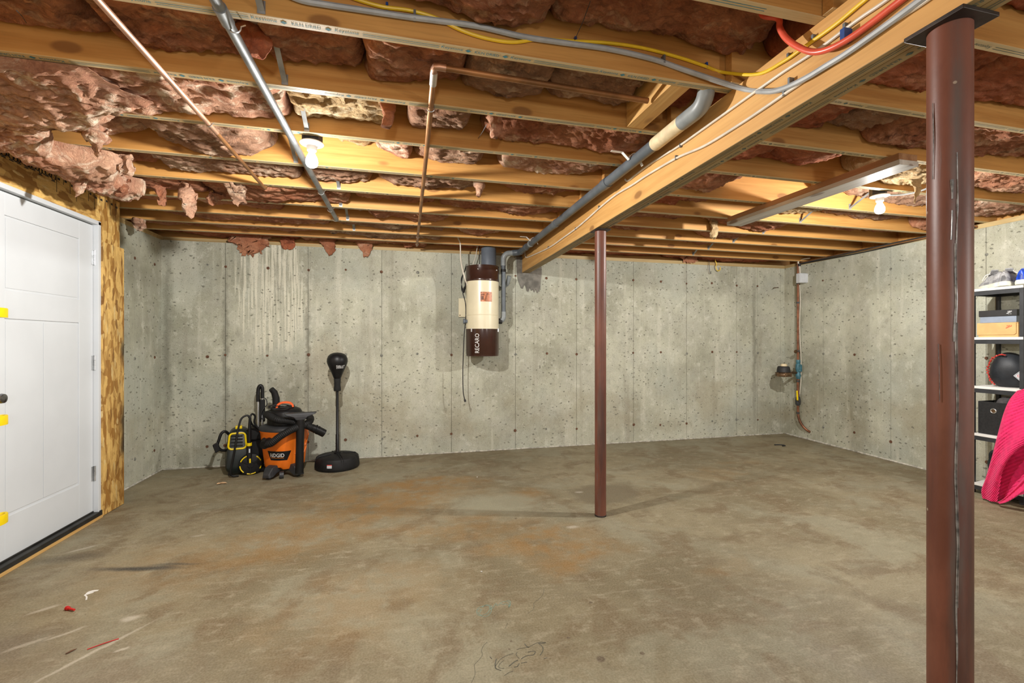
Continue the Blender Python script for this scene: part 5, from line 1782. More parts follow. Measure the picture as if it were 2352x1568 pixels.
# its pipework to the beam pipe
pc = thing('vacuum_pipe', 'grey pipe dropping beside the canister from the beam pipe to its inlet', 'pipe', (1.11, 4.93, 1.9))
px = 1.122
xe = xb(4.85) - .086
y2 = 4.93
dn = [Vector((px, y2, 2.10)), Vector((px, y2, 1.56))]
MB().tube(dn, .0255, 20).build('drop_tube', 'pvc', pc, smooth=True)
MB().tube([Vector((px, y2, 2.02)), Vector((px, y2, 2.05))], .029, 20).build('coupling', 'black_rubber', pc, smooth=True)
e1 = [Vector((px, y2, 1.58)), Vector((px, y2, 1.53))] + [Vector((px - .055 + .055 * math.cos(a), y2, 1.53 - .055 * math.sin(a))) for a in [PI / 2 * k / 8 for k in range(9)]] + [Vector((cx + r - .004 + .035, y2, 1.475))]
MB().tube(e1, .029, 20).build('lower_elbow', 'pvc_light', pc, smooth=True)
MB().tube([(cx + r + .045, y2, 1.475), (cx + r - .02, y2 - .0, 1.475)], .031, 20).build('inlet_collar', 'black_rubber', pc, smooth=True)
e2 = [Vector((px, y2, 2.09)), Vector((px, y2, 2.16))] + [Vector((px + .065 - .065 * math.cos(a), y2 - .02 * math.sin(a), 2.165 + .065 * math.sin(a))) for a in [PI / 2 * k / 8 for k in range(9)]] + [Vector((px + .10, y2 - .03, 2.232))]
MB().tube(e2, .030, 20).build('upper_elbow', 'pvc_light', pc, smooth=True)
MB().tube([Vector((px + .095, y2 - .03, 2.232)), Vector((xe - .03, y2 - .04, 2.236)), Vector((xe, y2 - .07, 2.238)), Vector((xe, 4.80, 2.238))], .034, 20).build('tee_joint', 'pvc', pc, smooth=50)
MB().tube([Vector((px + .075, y2 + .03, 1.985)), Vector((px + .06, y2 + .06, 1.90))] + [Vector((px + .02, YB - .03, 1.86))], .024, 14).build('branch_stub', 'pvc_light', pc, smooth=50)
# cords
t = thing('appliance_cable', 'black cord with a plug dangling in front of the back wall below the canister', 'cord', on_y(1067, 918, 4.93))
q = [on_y(u, v, 4.93) for u, v in ((1074, 655), (1066, 660), (1063, 672), (1068, 690), (1070, 712), (1069, 740), (1066, 770), (1064, 820), (1063, 860), (1064, 900), (1067, 916))]
MB().tube(spline(q, 6), .0052, 8).build('cord', 'black_rubber', t, smooth=True)
e = q[-1]
MB().tube([e, e + Vector((.004, 0, -.012)), e + Vector((.008, 0, -.030))], [.006, .012, .011], 10).build('plug', 'black_rubber', t, smooth=50)
MB().box(e.x + .003, e.x + .005, e.y - .005, e.y + .005, e.z - .048, e.z - .028).box(e.x + .012, e.x + .014, e.y - .005, e.y + .005, e.z - .048, e.z - .028).build('prong', 'chrome', t)
t = thing('ceiling_lead', 'white lead hanging from the joists to the back of the canister', 'cord', on_y(1058, 600, 4.80))
q = [on_y(u, v, 4.80 + .01 * i) for i, (u, v) in enumerate(((1051, 528), (1052, 545), (1057, 560), (1058, 590), (1061, 612), (1068, 640), (1074, 655)))]
MB().tube([q[0] + Vector((0, 0, .06))] + spline(q, 6), .007, 8).build('cord', 'nm_white', t, smooth=True)
t = thing('wire_loop', 'loose bundle of thin dark wire looped at the canister\'s left side', 'wire', on_y(1064, 660, 4.95))
mb = MB()
for k in range(4):
    q = [on_y(1067 + du, v, 4.96 + .006 * k) for du, v in ((4, 606 + 4 * k), (-5 - k, 640), (-7 + k, 665), (-1 - k, 672), (3, 655 - 3 * k), (5, 625), (6, 606))]
    mb.tube(spline(q, 6), .0028, 6)
mb.build('wire', 'black_rubber', t, smooth=True)
t = thing('wall_wire', 'two thin wires rising from the canister top to the joists', 'wire', on_y(1100, 600, 5.0))
for u0, u1 in ((1085, 1098), (1101, 1101)):
    a, b = on_y(u0, 612, 5.02), on_y(u1, 566, 5.02)
    MB().tube([a, (a + b) / 2 + Vector((.006, 0, 0)), b + Vector((0, 0, .05))], .0045, 8).build('wire', 'nm_white' if u0 < 1090 else 'black_rubber', t, smooth=True)

# ================================================================ water service in the right corner
M['brass'] = plain('tarnished_brass', (0.14, 0.085, 0.045), 0.45, 0.7, 0.4, 30)
M['valve_blue'] = plain('blue_valve_body', (0.05, 0.15, 0.19), 0.5, 0.1, 0.35, 25)
M['white_box'] = plain('white_plastic_box', (0.60, 0.62, 0.64), 0.45, 0, 0.05)
wx, wy = 5.0, 4.82
ws = thing('water_service', 'copper water main with blue valve and meter in the right back corner', 'pipe', (wx, wy, .1))


def wz(v):
    return EYE + (784 - v) * .005626


pip = [(wx, wy, wz(590)), (wx, wy, wz(700)), (wx, wy, wz(826))]
MB().tube(pip, .0142, 14).build('upper_pipe', 'copper_old', ws, smooth=True)
lo = [(wx, wy, wz(868)), (wx, wy, wz(928)), (wx + .002, wy, wz(948)), (wx + .008, wy - .01, wz(962)), (wx + .024, wy - .045, wz(976)), (wx + .048, wy - .09, wz(985)), (xr(wy - .13) - .002, wy - .13, wz(988))]
MB().tube(spline(lo, 5), .0150, 14).build('lower_pipe', 'copper_old', ws, smooth=True)
for v in (648, 693, 804, 873, 946):
    MB().tube([(wx, wy, wz(v)), (wx, wy, wz(v + 4))], .0185, 14).build('fitting_ring', 'box_steel', ws, smooth=50)
MB().lathe([(.018, wz(834)), (.026, wz(832)), (.026, wz(828)), (.022, wz(826))][::-1] + [(.030, wz(836)), (.033, wz(848)), (.024, wz(852)), (.026, wz(858)), (.034, wz(862)), (.020, wz(870))], (wx, wy - .004, 0), 18).build('valve_body', 'valve_blue', ws, smooth=45)
MB().obox((wx, wy - .034, wz(845)), (.020, 0, 0), (0, .014, 0), (0, 0, .045)).build('valve_cover', 'valve_blue', ws, bevel=.006)
MB().tube([(wx, wy, wz(807)), (wx - .06, wy - .02, wz(807))], .010, 10).tube([(wx - .055, wy - .028, wz(807)), (wx - .055, wy - .012, wz(807))], .022, 14).build('drain_tap', 'brass', ws, smooth=45)
mx, my, mz = 4.755, wy - .02, wz(856)
MB().tube([(wx, wy, mz), (wx - .08, wy, mz + .004), (mx + .06, my, mz)], [.013, .016, .014], 12).build('meter_tail', 'brass', ws, smooth=45)
mt = MB().lathe([(.050, -.045), (.085, -.036), (.092, -.018), (.088, .0), (.070, .016)], (mx, my, mz), 24).build('meter_body', 'brass', ws, smooth=45)
MB().lathe([(.078, .016), (.074, .055), (.066, .085), (.060, .090)], (mx, my, mz), 24).build('meter_cap', 'black_rubber', mt, smooth=45)
MB().lathe([(.036, .088), (.040, .098), (.032, .118), (.015, .122)], (mx + .004, my, mz), 16).build('meter_seal', 'pvc_cream', mt, smooth=45)
for k in range(6):
    a = k * PI / 3
    MB().lathe([(.010, -.04), (.010, .012)], (mx + .085 * math.cos(a), my + .085 * math.sin(a), mz), 8).build('flange_bolt', 'brass', mt)
MB().lathe([(.018, wz(931)), (.030, wz(928)), (.032, wz(920)), (.024, wz(912)), (.018, wz(910))], (wx, wy, 0), 14).build('ball_valve', 'box_steel', ws, smooth=45)
MB().bar((wx - .02, wy - .03, wz(922)), (wx - .045, wy - .035, wz(915)), .01, .006).build('lever_arm', 'brass', ws)
MB().bar((wx - .043, wy - .035, wz(918)), (wx - .052, wy - .035, wz(896)), .020, .012, (0, 1, 0)).build('lever', 'yellow_plastic', ws, bevel=.004, label='yellow lever')
MB().tube(spline([(wx + .012, wy - .012, wz(655)), (wx + .022, wy - .015, wz(690)), (wx + .012, wy - .012, wz(750)), (wx + .026, wy - .02, wz(820)), (wx + .026, wy - .02, wz(870)), (wx + .012, wy - .014, wz(905))], 5), .0042, 6).build('ground_wire', 'nm_white', ws, smooth=True)
ub = thing('junction_box', 'small pale plastic box on the copper main near the ceiling', 'box', (wx + .02, wy - .05, wz(640)))
MB().box(wx - .055, wx + .065, wy - .085, wy - .02, wz(651), wz(629)).build('case', 'white_box', ub, bevel=.008)
MB().box(wx - .052, wx + .068, wy - .092, wy - .0855, wz(650), wz(630)).build('cover', 'white_box', ub, bevel=.006)
MB().tube(spline([(wx, wy - .03, wz(629)), (wx + .004, wy - .02, wz(612)), (wx - .006, wy - .01, wz(602)), (wx + .01, wy - .05, wz(597)), (wx + .03, wy - .15, wz(597))], 6), .009, 10).build('feed_cable', 'nm_white', ub, smooth=True)
MB().tube([(wx, wy - .024, wz(612)), (wx, wy - .022, wz(606))], .016, 12).build('cable_gland', 'black_rubber', ub, smooth=45)

# ================================================================ yellow holders at the door's latch side
for v, lab in ((719, 'topmost of three yellow plastic holders at the door\'s latch side'), (963, 'middle of three yellow plastic holders, below the door knob'), (1187, 'lowest of three yellow plastic holders near the door\'s foot')):
    p = on_x(6, v, XD + .03)
    t = thing('plastic_holder', lab, 'holder', (p.x - .03, p.y - .06, p.z), group='yellow holders by the door')
    c = Vector((XD + .036, p.y - .060, p.z))
    rings = []
    out = [(.034 * (1.0 if abs(math.sin(a)) < .9 else 1) * math.cos(a), .072 * math.sin(a)) for a in [2 * PI * k / 28 for k in range(28)]]
    for s, z in ((1.0, -.024), (1.0, .022), (.94, .026), (.78, .026), (.74, .022), (.74, -.018)):
        rings.append([c + Vector((a * s, b * s, z)) for a, b in out])
    MB().loft(rings).build('cup', 'yellow_plastic', t, smooth=40)
    MB().box(XD + .0005, XD + .006, c.y - .03, c.y + .03, c.z - .03, c.z + .034).build('back_plate', 'yellow_plastic', t, bevel=.002)

# ================================================================ shelf at the right wall
M['shelf_white'] = plain('white_shelf_board', (0.72, 0.71, 0.68), 0.5, 0, 0.04)
M['shelf_steel'] = plain('charcoal_shelf_steel', (0.030, 0.032, 0.036), 0.5, 0.2, 0.15)
M['box_tan'] = plain('tan_cardboard', (0.60, 0.36, 0.145), 0.75, 0, 0.08, 10)
M['box_black'] = plain('black_cardboard', (0.016, 0.015, 0.015), 0.65, 0, 0.15)
M['box_grey'] = plain('blue_grey_cardboard', (0.23, 0.27, 0.34), 0.7, 0, 0.08)
M['bag_cloth'] = plain('black_nylon_cloth', (0.010, 0.013, 0.018), 0.55, 0, 0.3, 14, 0.3, 200)
M['red_piping'] = plain('red_piping', (0.50, 0.035, 0.025), 0.6, 0, 0.2, 40)
M['bin_cloth'] = plain('black_felt', (0.013, 0.013, 0.013), 0.9, 0, 0.25, 60, 0.4, 260)
M['shoe_grey'] = plain('grey_suede', (0.20, 0.20, 0.21), 0.85, 0, 0.15, 40, 0.3, 200)
M['shoe_light'] = plain('light_grey_mesh', (0.34, 0.34, 0.345), 0.8, 0, 0.2, 90, 0.4, 220)
M['shoe_dark'] = plain('dark_shoe_lining', (0.035, 0.035, 0.04), 0.9, 0, 0.3, 40)
M['sole'] = plain('off_white_foam_sole', (0.66, 0.65, 0.54), 0.6, 0, 0.06, 20)
M['lace'] = plain('white_lace', (0.72, 0.71, 0.67), 0.8, 0, 0.08)
M['shoe_blue'] = plain('bright_blue_leather', (0.008, 0.06, 0.50), 0.4, 0, 0.1)
M['cap_grey'] = plain('grey_knit', (0.30, 0.30, 0.33), 0.9, 0, 0.15, 60, 0.3, 240)
M['tan_leather'] = plain('tan_leather', (0.42, 0.25, 0.13), 0.6, 0, 0.15, 20)
SX0, SX1, SY0, SY1 = 4.62, 4.945, 2.432, 2.765
SZ = [.062, .470, .860, 1.261, 1.658]
sh = thing('shelf_unit', 'narrow white shelf unit with charcoal steel frame standing by the right wall', 'shelf', ((SX0 + SX1) / 2, (SY0 + SY1) / 2, 0))
for z in SZ:
    MB().box(SX0 - .002, SX1, SY0, SY1, z + .004, z + .024).build('board', 'shelf_white', sh, bevel=.001)
    MB().box(SX0, SX0 + .018, SY0 + .02, SY1 - .02, z - .030, z + .0035).build('rail', 'shelf_steel', sh)
    MB().box(SX1 - .018, SX1, SY0 + .02, SY1 - .02, z - .030, z + .0035).build('rail', 'shelf_steel', sh)
    MB().box(SX0 + .018, SX1 - .018, SY0, SY0 + .018, z - .030, z + .0035).build('rail', 'shelf_steel', sh)
    MB().box(SX0 + .018, SX1 - .018, SY1 - .018, SY1, z - .030, z + .0035).build('rail', 'shelf_steel', sh)
for x in (SX0 + .001, SX1 - .026):
    for y in (SY0 - .001, SY1 - .024):
        MB().box(x, x + .025, y, y + .025, 0, SZ[-1] + .003).build('upright', 'shelf_steel', sh, bevel=.0015)
Z = [z + .0245 for z in SZ]


def swoosh(mb, fn, w):
    """the curved tick printed on the boxes"""
    up, dn = [], []
    for i in range(13):
        f = i / 12
        x = (f - .5) * w
        yu = (.10 + .30 * f ** 1.25) * w - .11 * w - .10 * w * math.exp(-f * 7)
        th = .17 * w * (1 - f) ** 1.1 * min(1, f * 5 + .25)
        up.append((x, yu))
        dn.append((x, yu - th))
    n = len(up)
    mb.add([fn(*q) for q in up] + [fn(*q) for q in dn], [(i, i + 1, n + i + 1, n + i) for i in range(n - 1)])
    return mb


# lower shoe box: tan with a flap front
XF = 4.640
by0, by1 = 2.475, 2.725
b1 = thing('shoe_box', 'tan cardboard shoe box with red print, under the black one', 'box', (4.74, 2.6, Z[3]), group='shoe boxes on the shelf')
MB().box(XF + .006, 4.90, by0, by1, Z[3], Z[3] + .110).build('tray', 'box_tan', b1, bevel=.002)
mb = MB()
mb.prism([(by0 + .010 + x, z) for x, z in ((0, .028), (.012, .018), (by1 - by0 - .004, .016), (by1 - by0 - .004, .114), (0, .114))], lambda a, b, d: (d, a, Z[3] + b), XF, XF + .006)
mb.build('lid_flap', 'box_tan', b1, bevel=.002)
MB().box(XF + .001, 4.905, by0 - .003, by1 + .003, Z[3] + .1105, Z[3] + .1145).build('lid', 'box_tan', b1)
lf = lambda cy, cz, x0: (lambda x, y: Vector((x0, cy - x, cz + y)))
mb = MB()
swoosh(mb, lf(by0 + .052, Z[3] + .075, XF - .0008), .042)
put_text(mb, 'NIKE', lf(by0 + .050, Z[3] + .087, XF - .0010), width=.030, height=.013, shear=.25)
mb.build('print', 'red_ink', b1)
# upper shoe box: black lid, blue-grey tray
zz = Z[3] + .1152
b2 = thing('shoe_box', 'shoe box with a black lid and blue-grey tray, on top of the tan one', 'box', (4.74, 2.6, zz), group='shoe boxes on the shelf')
MB().box(XF + .004, 4.89, by0 + .010, by1 - .012, zz, zz + .085).build('tray', 'box_grey', b2, bevel=.002)
MB().box(XF - .002, 4.90, by0 + .004, by1 - .006, zz + .050, zz + .100).build('lid', 'box_black', b2, bevel=.003)
mb = MB()
swoosh(mb, lf(by0 + .048, zz + .074, XF - .0030), .036)
put_text(mb, 'NIKE', lf(by0 + .046, zz + .085, XF - .0032), width=.024, height=.010, shear=.25)
put_text(mb, 'A I R', lf(by0 + .046, zz + .066, XF - .0030), width=.022, height=.005)
mb.build('print', 'white_ink', b2)


# black drawstring bag
bg = thing('helmet_bag', 'rounded black cloth bag with a wavy red drawn edge on the middle shelf', 'bag', (4.76, 2.6, Z[2]))
C0 = Vector((4.775, 2.594, Z[2] + .128))


def bagfn(q, d):
    a = math.atan2(d.z, d.y)
    q = Vector((q.x, q.y * (1 + .10 * max(0, -d.z)), q.z))
    q.z = max(q.z, -.124)
    if d.z < -.2:
        q.y *= 1.06
    f = noise.noise(Vector((q.y * 14, q.z * 9, q.x * 4))) * .010 + math.sin(a * 19) * .0035 * max(0, d.y)
    q += d * f
    return q


MB().sphere(C0, (.108, .120, .145), 40, 24, bagfn).build('cloth', 'bag_cloth', bg, smooth=60)
path = []
for k in range(60):
    a = -1.05 + 2.75 * k / 59
    yy, zz_ = .122 * math.cos(a), .140 * math.sin(a)
    xx = -.058 + .006 * math.sin(k * 1.3) - .030 * (1 - abs(math.cos(a)))
    path.append(C0 + Vector((xx, yy * .90 + .006 * math.sin(k * 1.7), max(zz_ * .94, -.118) + .004 * math.cos(k * 2.1))))
MB().tube(path, .0042, 6).build('red_edge', 'red_piping', bg, smooth=True, label='wavy red drawn edge')
dm = Vector((4.664, 2.478, Z[2] + .098))
for s, m, dx in ((.036, 'label_white', 0), (.030, 'box_black', -.0008), (.027, 'label_white', -.0016)):
    MB().add([dm + Vector((dx, -s, 0)), dm + Vector((dx, 0, s)), dm + Vector((dx, s, 0)), dm + Vector((dx, 0, -s))], [(0, 1, 2, 3)]).build('patch', m, bg, label='white diamond patch')
mb = MB()
put_text(mb, 'G', lf(dm.y + .004, dm.z, dm.x - .0024), width=.016, height=.020)
mb.build('lettering', 'red_ink', bg)

# black cloth bin with what sticks out of it
bn = thing('cloth_bin', 'black cloth storage bin with a metal grommet on the second shelf from the floor', 'bin', (4.77, 2.6, Z[1]))
mb = MB()
y0, y1, x0, x1 = 2.480, 2.730, 4.650, 4.915
outer = [(x0, y0), (x1, y0), (x1, y1), (x0, y1)]
h = .265
rings = []
for f, z in ((0, 0), (0, h), (.010, h), (.010, .02)):
    rings.append([(x0 + f, y0 + f, Z[1] + z), (x1 - f, y0 + f, Z[1] + z), (x1 - f, y1 - f, Z[1] + z), (x0 + f, y1 - f, Z[1] + z)])
mb.loft(rings).build('walls', 'bin_cloth', bn, bevel=.003)
g = Vector((x0 - .001, 2.628, Z[1] + .195))
MB().tube([g + Vector((0, .017 * math.cos(a), .017 * math.sin(a))) for a in [2 * PI * k / 24 for k in range(24)]], .0042, 8, closed=True).build('grommet', 'chrome', bn, smooth=True, label='bright metal grommet')
MB().lathe([(.016, 0), (.016, -.001)], g, 20, 'x').build('grommet_hole', 'brass', bn)
cp = thing('knit_cap', 'grey knitted cap poking out of the black bin', 'cap', (4.78, 2.62, Z[1] + .2))
MB().sphere((4.775, 2.615, Z[1] + .230), (.075, .062, .080), 24, 14, lambda q, d: q + d * (.003 * math.sin(d.z * 40))).build('knit', 'cap_grey', cp, smooth=60)
MB().tube([(4.775 + .074 * math.cos(a), 2.615 + .061 * math.sin(a), Z[1] + .262 + .012 * math.cos(a)) for a in [2 * PI * k / 32 for k in range(32)]], .007, 8, closed=True).build('dark_band', 'shoe_dark', cp, smooth=True)
hd = thing('leather_pouch', 'tan leather pouch lying in the black bin beside the cap', 'pouch', (4.76, 2.54, Z[1] + .2))
MB().sphere((4.755, 2.525, Z[1] + .215), (.070, .030, .085), 20, 12, lambda q, d: q + d * (.006 * noise.noise(q * 20))).build('pouch_body', 'tan_leather', hd, smooth=60)
MB().tube([(4.755 + .066 * math.cos(a), 2.522, Z[1] + .26 + .045 * math.sin(a)) for a in [PI * k / 14 for k in range(15)]], .008, 8).build('pouch_strap', 'brass', hd, smooth=True)

# black bag on the bottom shelf
bb = thing('duffel_bag', 'black bag with a tan tag on the bottom shelf behind the pink blanket', 'bag', (4.77, 2.6, Z[0]))
MB().sphere((4.772, 2.615, Z[0] + .136), (.105, .105, .122), 28, 18, lambda q, d: Vector((q.x, q.y, max(q.z, -.124))) + d * (.012 * noise.noise(q * 14))).build('cloth', 'bag_cloth', bb, smooth=60)
MB().tube(spline([(4.68, 2.66, Z[0] + .19), (4.665, 2.65, Z[0] + .26), (4.68, 2.60, Z[0] + .295), (4.70, 2.56, Z[0] + .27), (4.70, 2.55, Z[0] + .22)], 6), .012, 10).build('carry_loop', 'bag_cloth', bb, smooth=True)
MB().obox((4.672, 2.60, Z[0] + .205), (.001, 0, .003), (0, .034, .004), (0.002, -.002, .010)).build('tan_tag', 'tan_leather', bb)


# trainers
def trainer(name, label, loc, rz, upper, light, group, s=1.0, dark='shoe_dark'):
    t = thing(name, label, 'shoe', loc, rz, group, local=True)
    L = .27 * s
    ns = 16
    def width(f):
        return s * (.036 + .014 * math.sin(PI * min(1, max(0, (f - .35) / .75))) - .012 * max(0, f - .86) / .14 - .008 * max(0, .1 - f) / .1)
    def ringpts(f, sc, z):
        x = (f - .5) * L
        w = width(f) * sc
        return x, w
    # sole: chunky, scalloped
    rings = []
    for i in range(ns + 1):
        f = i / ns
        x = (f - .5) * L * 1.05
        w = width(f) * 1.12 * (.55 if i in (0, ns) else 1)
        zb = .004 + .010 * max(0, (f - .8) / .2) ** 2 + .006 * max(0, (.12 - f) / .12) + (.006 * max(0, math.sin(f * 21)) if .25 < f < .75 else 0)
        zt = .044 - .014 * f
        rings.append([(x, -w, zb), (x, w, zb), (x, w * 1.06, (zb + zt) / 2), (x, w * .92, zt), (x, -w * .92, zt), (x, -w * 1.06, (zb + zt) / 2)])
    MB().loft(rings).build('sole', 'sole', t, smooth=50, bevel=.003)
    # upper
    rings = []
    for i in range(ns + 1):
        f = i / ns
        x = (f - .5) * L
        w = width(f) * (.60 if i in (0, ns) else .98)
        z0 = .040 - .014 * f
        h = lerp_pts([(0, .078), (.10, .092), (.25, .080), (.42, .088), (.55, .080), (.75, .052), (.92, .038), (1, .020)], f) * s
        ring = []
        for k in range(13):
            a = PI * k / 12
            ring.append((x, w * math.cos(a) * (1 - .22 * math.sin(a) * (1 if f < .5 else .4)), z0 + h * math.sin(a) ** .7))
        rings.append(ring)
    MB().loft(rings).build('upper', light, t, smooth=55)
    # opening with dark lining
    rings = []
    for sc, z in ((1.0, .118), (1.0, .124), (.8, .124), (.72, .095)):
        rings.append([((-.20 * L + .20 * L * sc * math.cos(a)), .024 * s * sc * math.sin(a), (z + .008 * math.cos(a) ** 2) * s) for a in [2 * PI * k / 20 for k in range(20)]])
    MB().loft(rings).build('collar', upper, t, smooth=50)
    rings = []
    for sc, z in ((.82, .1255), (.70, .100)):
        rings.append([((-.20 * L + .20 * L * sc * math.cos(a)), .024 * s * sc * math.sin(a), (z + .008 * math.cos(a) ** 2) * s) for a in [2 * PI * k / 20 for k in range(20)]])
    MB().loft(rings).build('lining', dark, t, smooth=50)
    # overlay bands at heel, toe and side
    for f0, f1, hh in ((0.0, .20, .055), (.80, 1.0, .030), (.38, .58, .05)):
        rings = []
        for i in range(7):
            f = f0 + (f1 - f0) * i / 6
            x = (f - .5) * L
            w = width(f) * (.64 if f in (0, 1) else 1.02)
            z0 = .038 - .012 * f
            ring = []
            for k in range(9):
                a = -.15 + (PI + .3) * k / 8
                if hh > .04 and abs(math.cos(a)) < .25 and f0 > .3:
                    pass
                ring.append((x, w * math.cos(a) * (1 - .18 * max(0, math.sin(a))) * 1.02, z0 + hh * s * max(0, math.sin(a)) ** .6 * (1 if k not in (0, 8) else 0)))
            rings.append(ring)
        MB().loft(rings).build('overlay', upper, t, smooth=55)
    # tongue and laces
    MB().loft([[(x, -w, z), (x, w, z), (x, w * .9, z + .008), (x, -w * .9, z + .008)] for x, w, z in ((.02 * s, .022 * s, .105 * s), (-.01 * s, .025 * s, .128 * s), (-.035 * s, .024 * s, .150 * s))]).build('tongue', light, t, bevel=.003)
    for k in range(5):
        x = (.070 - .022 * k) * s
        z = (.078 + .0125 * k) * s
        MB().tube(spline([(x, -.026 * s, z + .004), (x + .004, 0, z + .022 * s), (x, .026 * s, z + .004)], 4), .0036, 6).build('lace', 'lace', t, smooth=True)
    MB().tube(spline([(-.015, -.02, .125 * s), (-.01, -.045, .11 * s), (.02, -.055, .07 * s), (.015, -.052, .04 * s)], 5), .0034, 6).tube(spline([(-.015, .02, .125 * s), (-.005, .045, .115 * s), (.03, .052, .075 * s)], 5), .0034, 6).build('lace_end', 'lace', t, smooth=True)
    return t


# the pair stands with its heels to the room
for (yy, rz, lab) in ((2.712, math.radians(52), 'grey trainer with thick pale sole, half hidden by the thick post'), (2.590, math.radians(12), 'grey trainer with thick pale sole, middle of the top shelf')):
    trainer('trainer', lab, (4.768 if yy > 2.65 else 4.775, yy if yy < 2.65 else 2.700, Z[4]), rz, 'shoe_grey', 'shoe_light', 'trainers on the top shelf')
trainer('trainer', 'bright blue trainer with white sole at the near end of the top shelf', (4.775, 2.468, Z[4]), math.radians(4), 'shoe_blue', 'shoe_blue', 'trainers on the top shelf')

# ================================================================ pink ribbed blanket
M['blanket'] = plain('hot_pink_plush', (0.74, 0.012, 0.125), 0.85, 0, 0.14, 25, 0.7, 240)
M['blanket'].node_tree.nodes['Principled BSDF'].inputs['Sheen Weight'].default_value = 0.5
M['blanket'].node_tree.nodes['Principled BSDF'].inputs['Sheen Tint'].default_value = (1, .35, .5, 1)
bl = thing('pink_blanket', 'hot pink ribbed plush blanket draped to the floor in front of the shelf unit', 'blanket', (4.5, 2.3, 0))


def cloth(rows_l, rows_r, nu, nv, bulge, name, rib=.013, pitch=42, skew=.9, thick=.016, wave=.012):
    """two-sided ribbed cloth between a left and a right border"""
    nl = spline(rows_l, 12)
    nr = spline(rows_r, 12)
    def at(p, f):
        k = f * (len(p) - 1)
        i = min(int(k), len(p) - 2)
        return p[i] + (p[i + 1] - p[i]) * (k - i)
    toward = Vector((-.82, -.57, 0))
    front, back = [], []
    for j in range(nv + 1):
        g = j / nv
        a, b = at(nl, g), at(nr, g)
        for i in range(nu + 1):
            f = i / nu
            q = a + (b - a) * f
            e = math.sin(PI * min(1, f * 1.0) * .9 + .1)
            q = q + toward * (bulge * e * math.sin(PI * (.12 + .88 * g)) + wave * math.sin(f * 9 + g * 3))
            ph = (g * 1.0 + f * skew * .28) * pitch
            r = rib * (abs(math.sin(ph * PI / 1.0)) ** .5) + .0018 * noise.noise(q * 55)
            edge = min(1, f * 14, (1 - f) * 14)
            front.append(q + toward * (r + thick * .5 * edge))
            back.append(q - toward * (thick * .5 * edge))
    w = nu + 1
    fs = []
    o = len(front)
    for j in range(nv):
        for i in range(nu):
            fs.append((j * w + i, j * w + i + 1, (j + 1) * w + i + 1, (j + 1) * w + i))
            fs.append((o + j * w + i, o + (j + 1) * w + i, o + (j + 1) * w + i + 1, o + j * w + i + 1))
    rim = [i for i in range(w)] + [j * w + nu for j in range(1, nv + 1)] + [nv * w + i for i in range(nu - 1, -1, -1)] + [j * w for j in range(nv - 1, 0, -1)]
    L = len(rim)
    for k in range(L):
        l = (k + 1) % L
        fs.append((rim[k], rim[l], o + rim[l], o + rim[k]))
    return MB().add(front + back, fs).build(name, 'blanket', bl, smooth=60)


BXP = 4.50
def bp(u, v, x=BXP):
    q = on_x(u, v, x)
    q.z = max(q.z, .012)
    return q


# front fold: from the top edge down to the floor, narrowing to a rounded foot
cloth([bp(2336, 897, 4.58), bp(2318, 918, 4.57), bp(2304, 950, 4.56), bp(2290, 1000, 4.54), bp(2277, 1050, 4.52), bp(2264, 1095, 4.50), bp(2254, 1124, 4.49), bp(2256, 1146, 4.48)],
      [bp(2460, 860, 4.48), bp(2445, 920, 4.46), bp(2410, 970, 4.44), bp(2365, 1010, 4.44), bp(2325, 1045, 4.44), bp(2304, 1080, 4.44), bp(2296, 1120, 4.44), bp(2290, 1153, 4.44)],
      40, 240, .020, 'front_fold', pitch=30)
# inner fold behind it, in its own shade, and the rolled lower hem
cloth([bp(2300, 1010, 4.58), bp(2290, 1060, 4.56), bp(2284, 1110, 4.53), bp(2286, 1150, 4.50)],
      [bp(2480, 990, 4.56), bp(2450, 1040, 4.55), bp(2420, 1090, 4.54), bp(2390, 1120, 4.52)],
      40, 90, -.01, 'inner_fold', pitch=16)
cloth([bp(2420, 1020, 4.42), bp(2380, 1060, 4.42), bp(2340, 1108, 4.42), bp(2306, 1143, 4.42), bp(2291, 1153, 4.42)],
      [bp(2440, 1060, 4.40), bp(2400, 1098, 4.40), bp(2355, 1128, 4.40), bp(2318, 1151, 4.40), bp(2298, 1156, 4.40)],
      10, 90, .006, 'hem_fold', pitch=20, rib=.006)

# ================================================================ bits on the floor
M['red_bit'] = plain('red_plastic', (0.50, 0.010, 0.012), 0.4, 0, 0.1)
M['bark'] = plain('dry_bark', (0.10, 0.045, 0.022), 0.85, 0, 0.3, 60)
M['leaf'] = plain('dry_leaf', (0.55, 0.36, 0.20), 0.8, 0, 0.25, 30)
M['chalk_white'] = plain('white_paint_spill', (0.66, 0.65, 0.62), 0.8, 0, 0.1, 40)
M['chalk_teal'] = plain('teal_crayon', (0.16, 0.24, 0.19), 0.9, 0, 0.3, 90)
M['pencil'] = plain('dark_crayon', (0.085, 0.08, 0.06), 0.9, 0, 0.4, 90)
a, b = on_z(154, 1396, .008), on_z(171, 1400, .008)
t = thing('wall_plug', 'small red plastic plug lying on the floor near the door', 'plug', ((a.x + b.x) / 2, (a.y + b.y) / 2, 0))
MB().tube([a, a + (b - a) * .22, a + (b - a) * .24, b], [.0085, .0085, .0055, .0045], 10).build('shank', 'red_bit', t, smooth=40)
d = (b - a).normalized()
MB().tube([a - d * .003, a + d * .002], .0095, 12).build('flange', 'red_bit', t, smooth=40)
a, b = on_z(200, 1491, .002), on_z(273, 1466, .002)
tag(MB().tube([a, (a + b) / 2 + Vector((0, .001, .001)), b], .0019, 8).build('red_straw', 'red_bit', smooth=True), 'thin straight red straw on the floor in the near corner by the door', 'straw')
a, b = on_z(151, 1501, .003), on_z(176, 1489, .003)
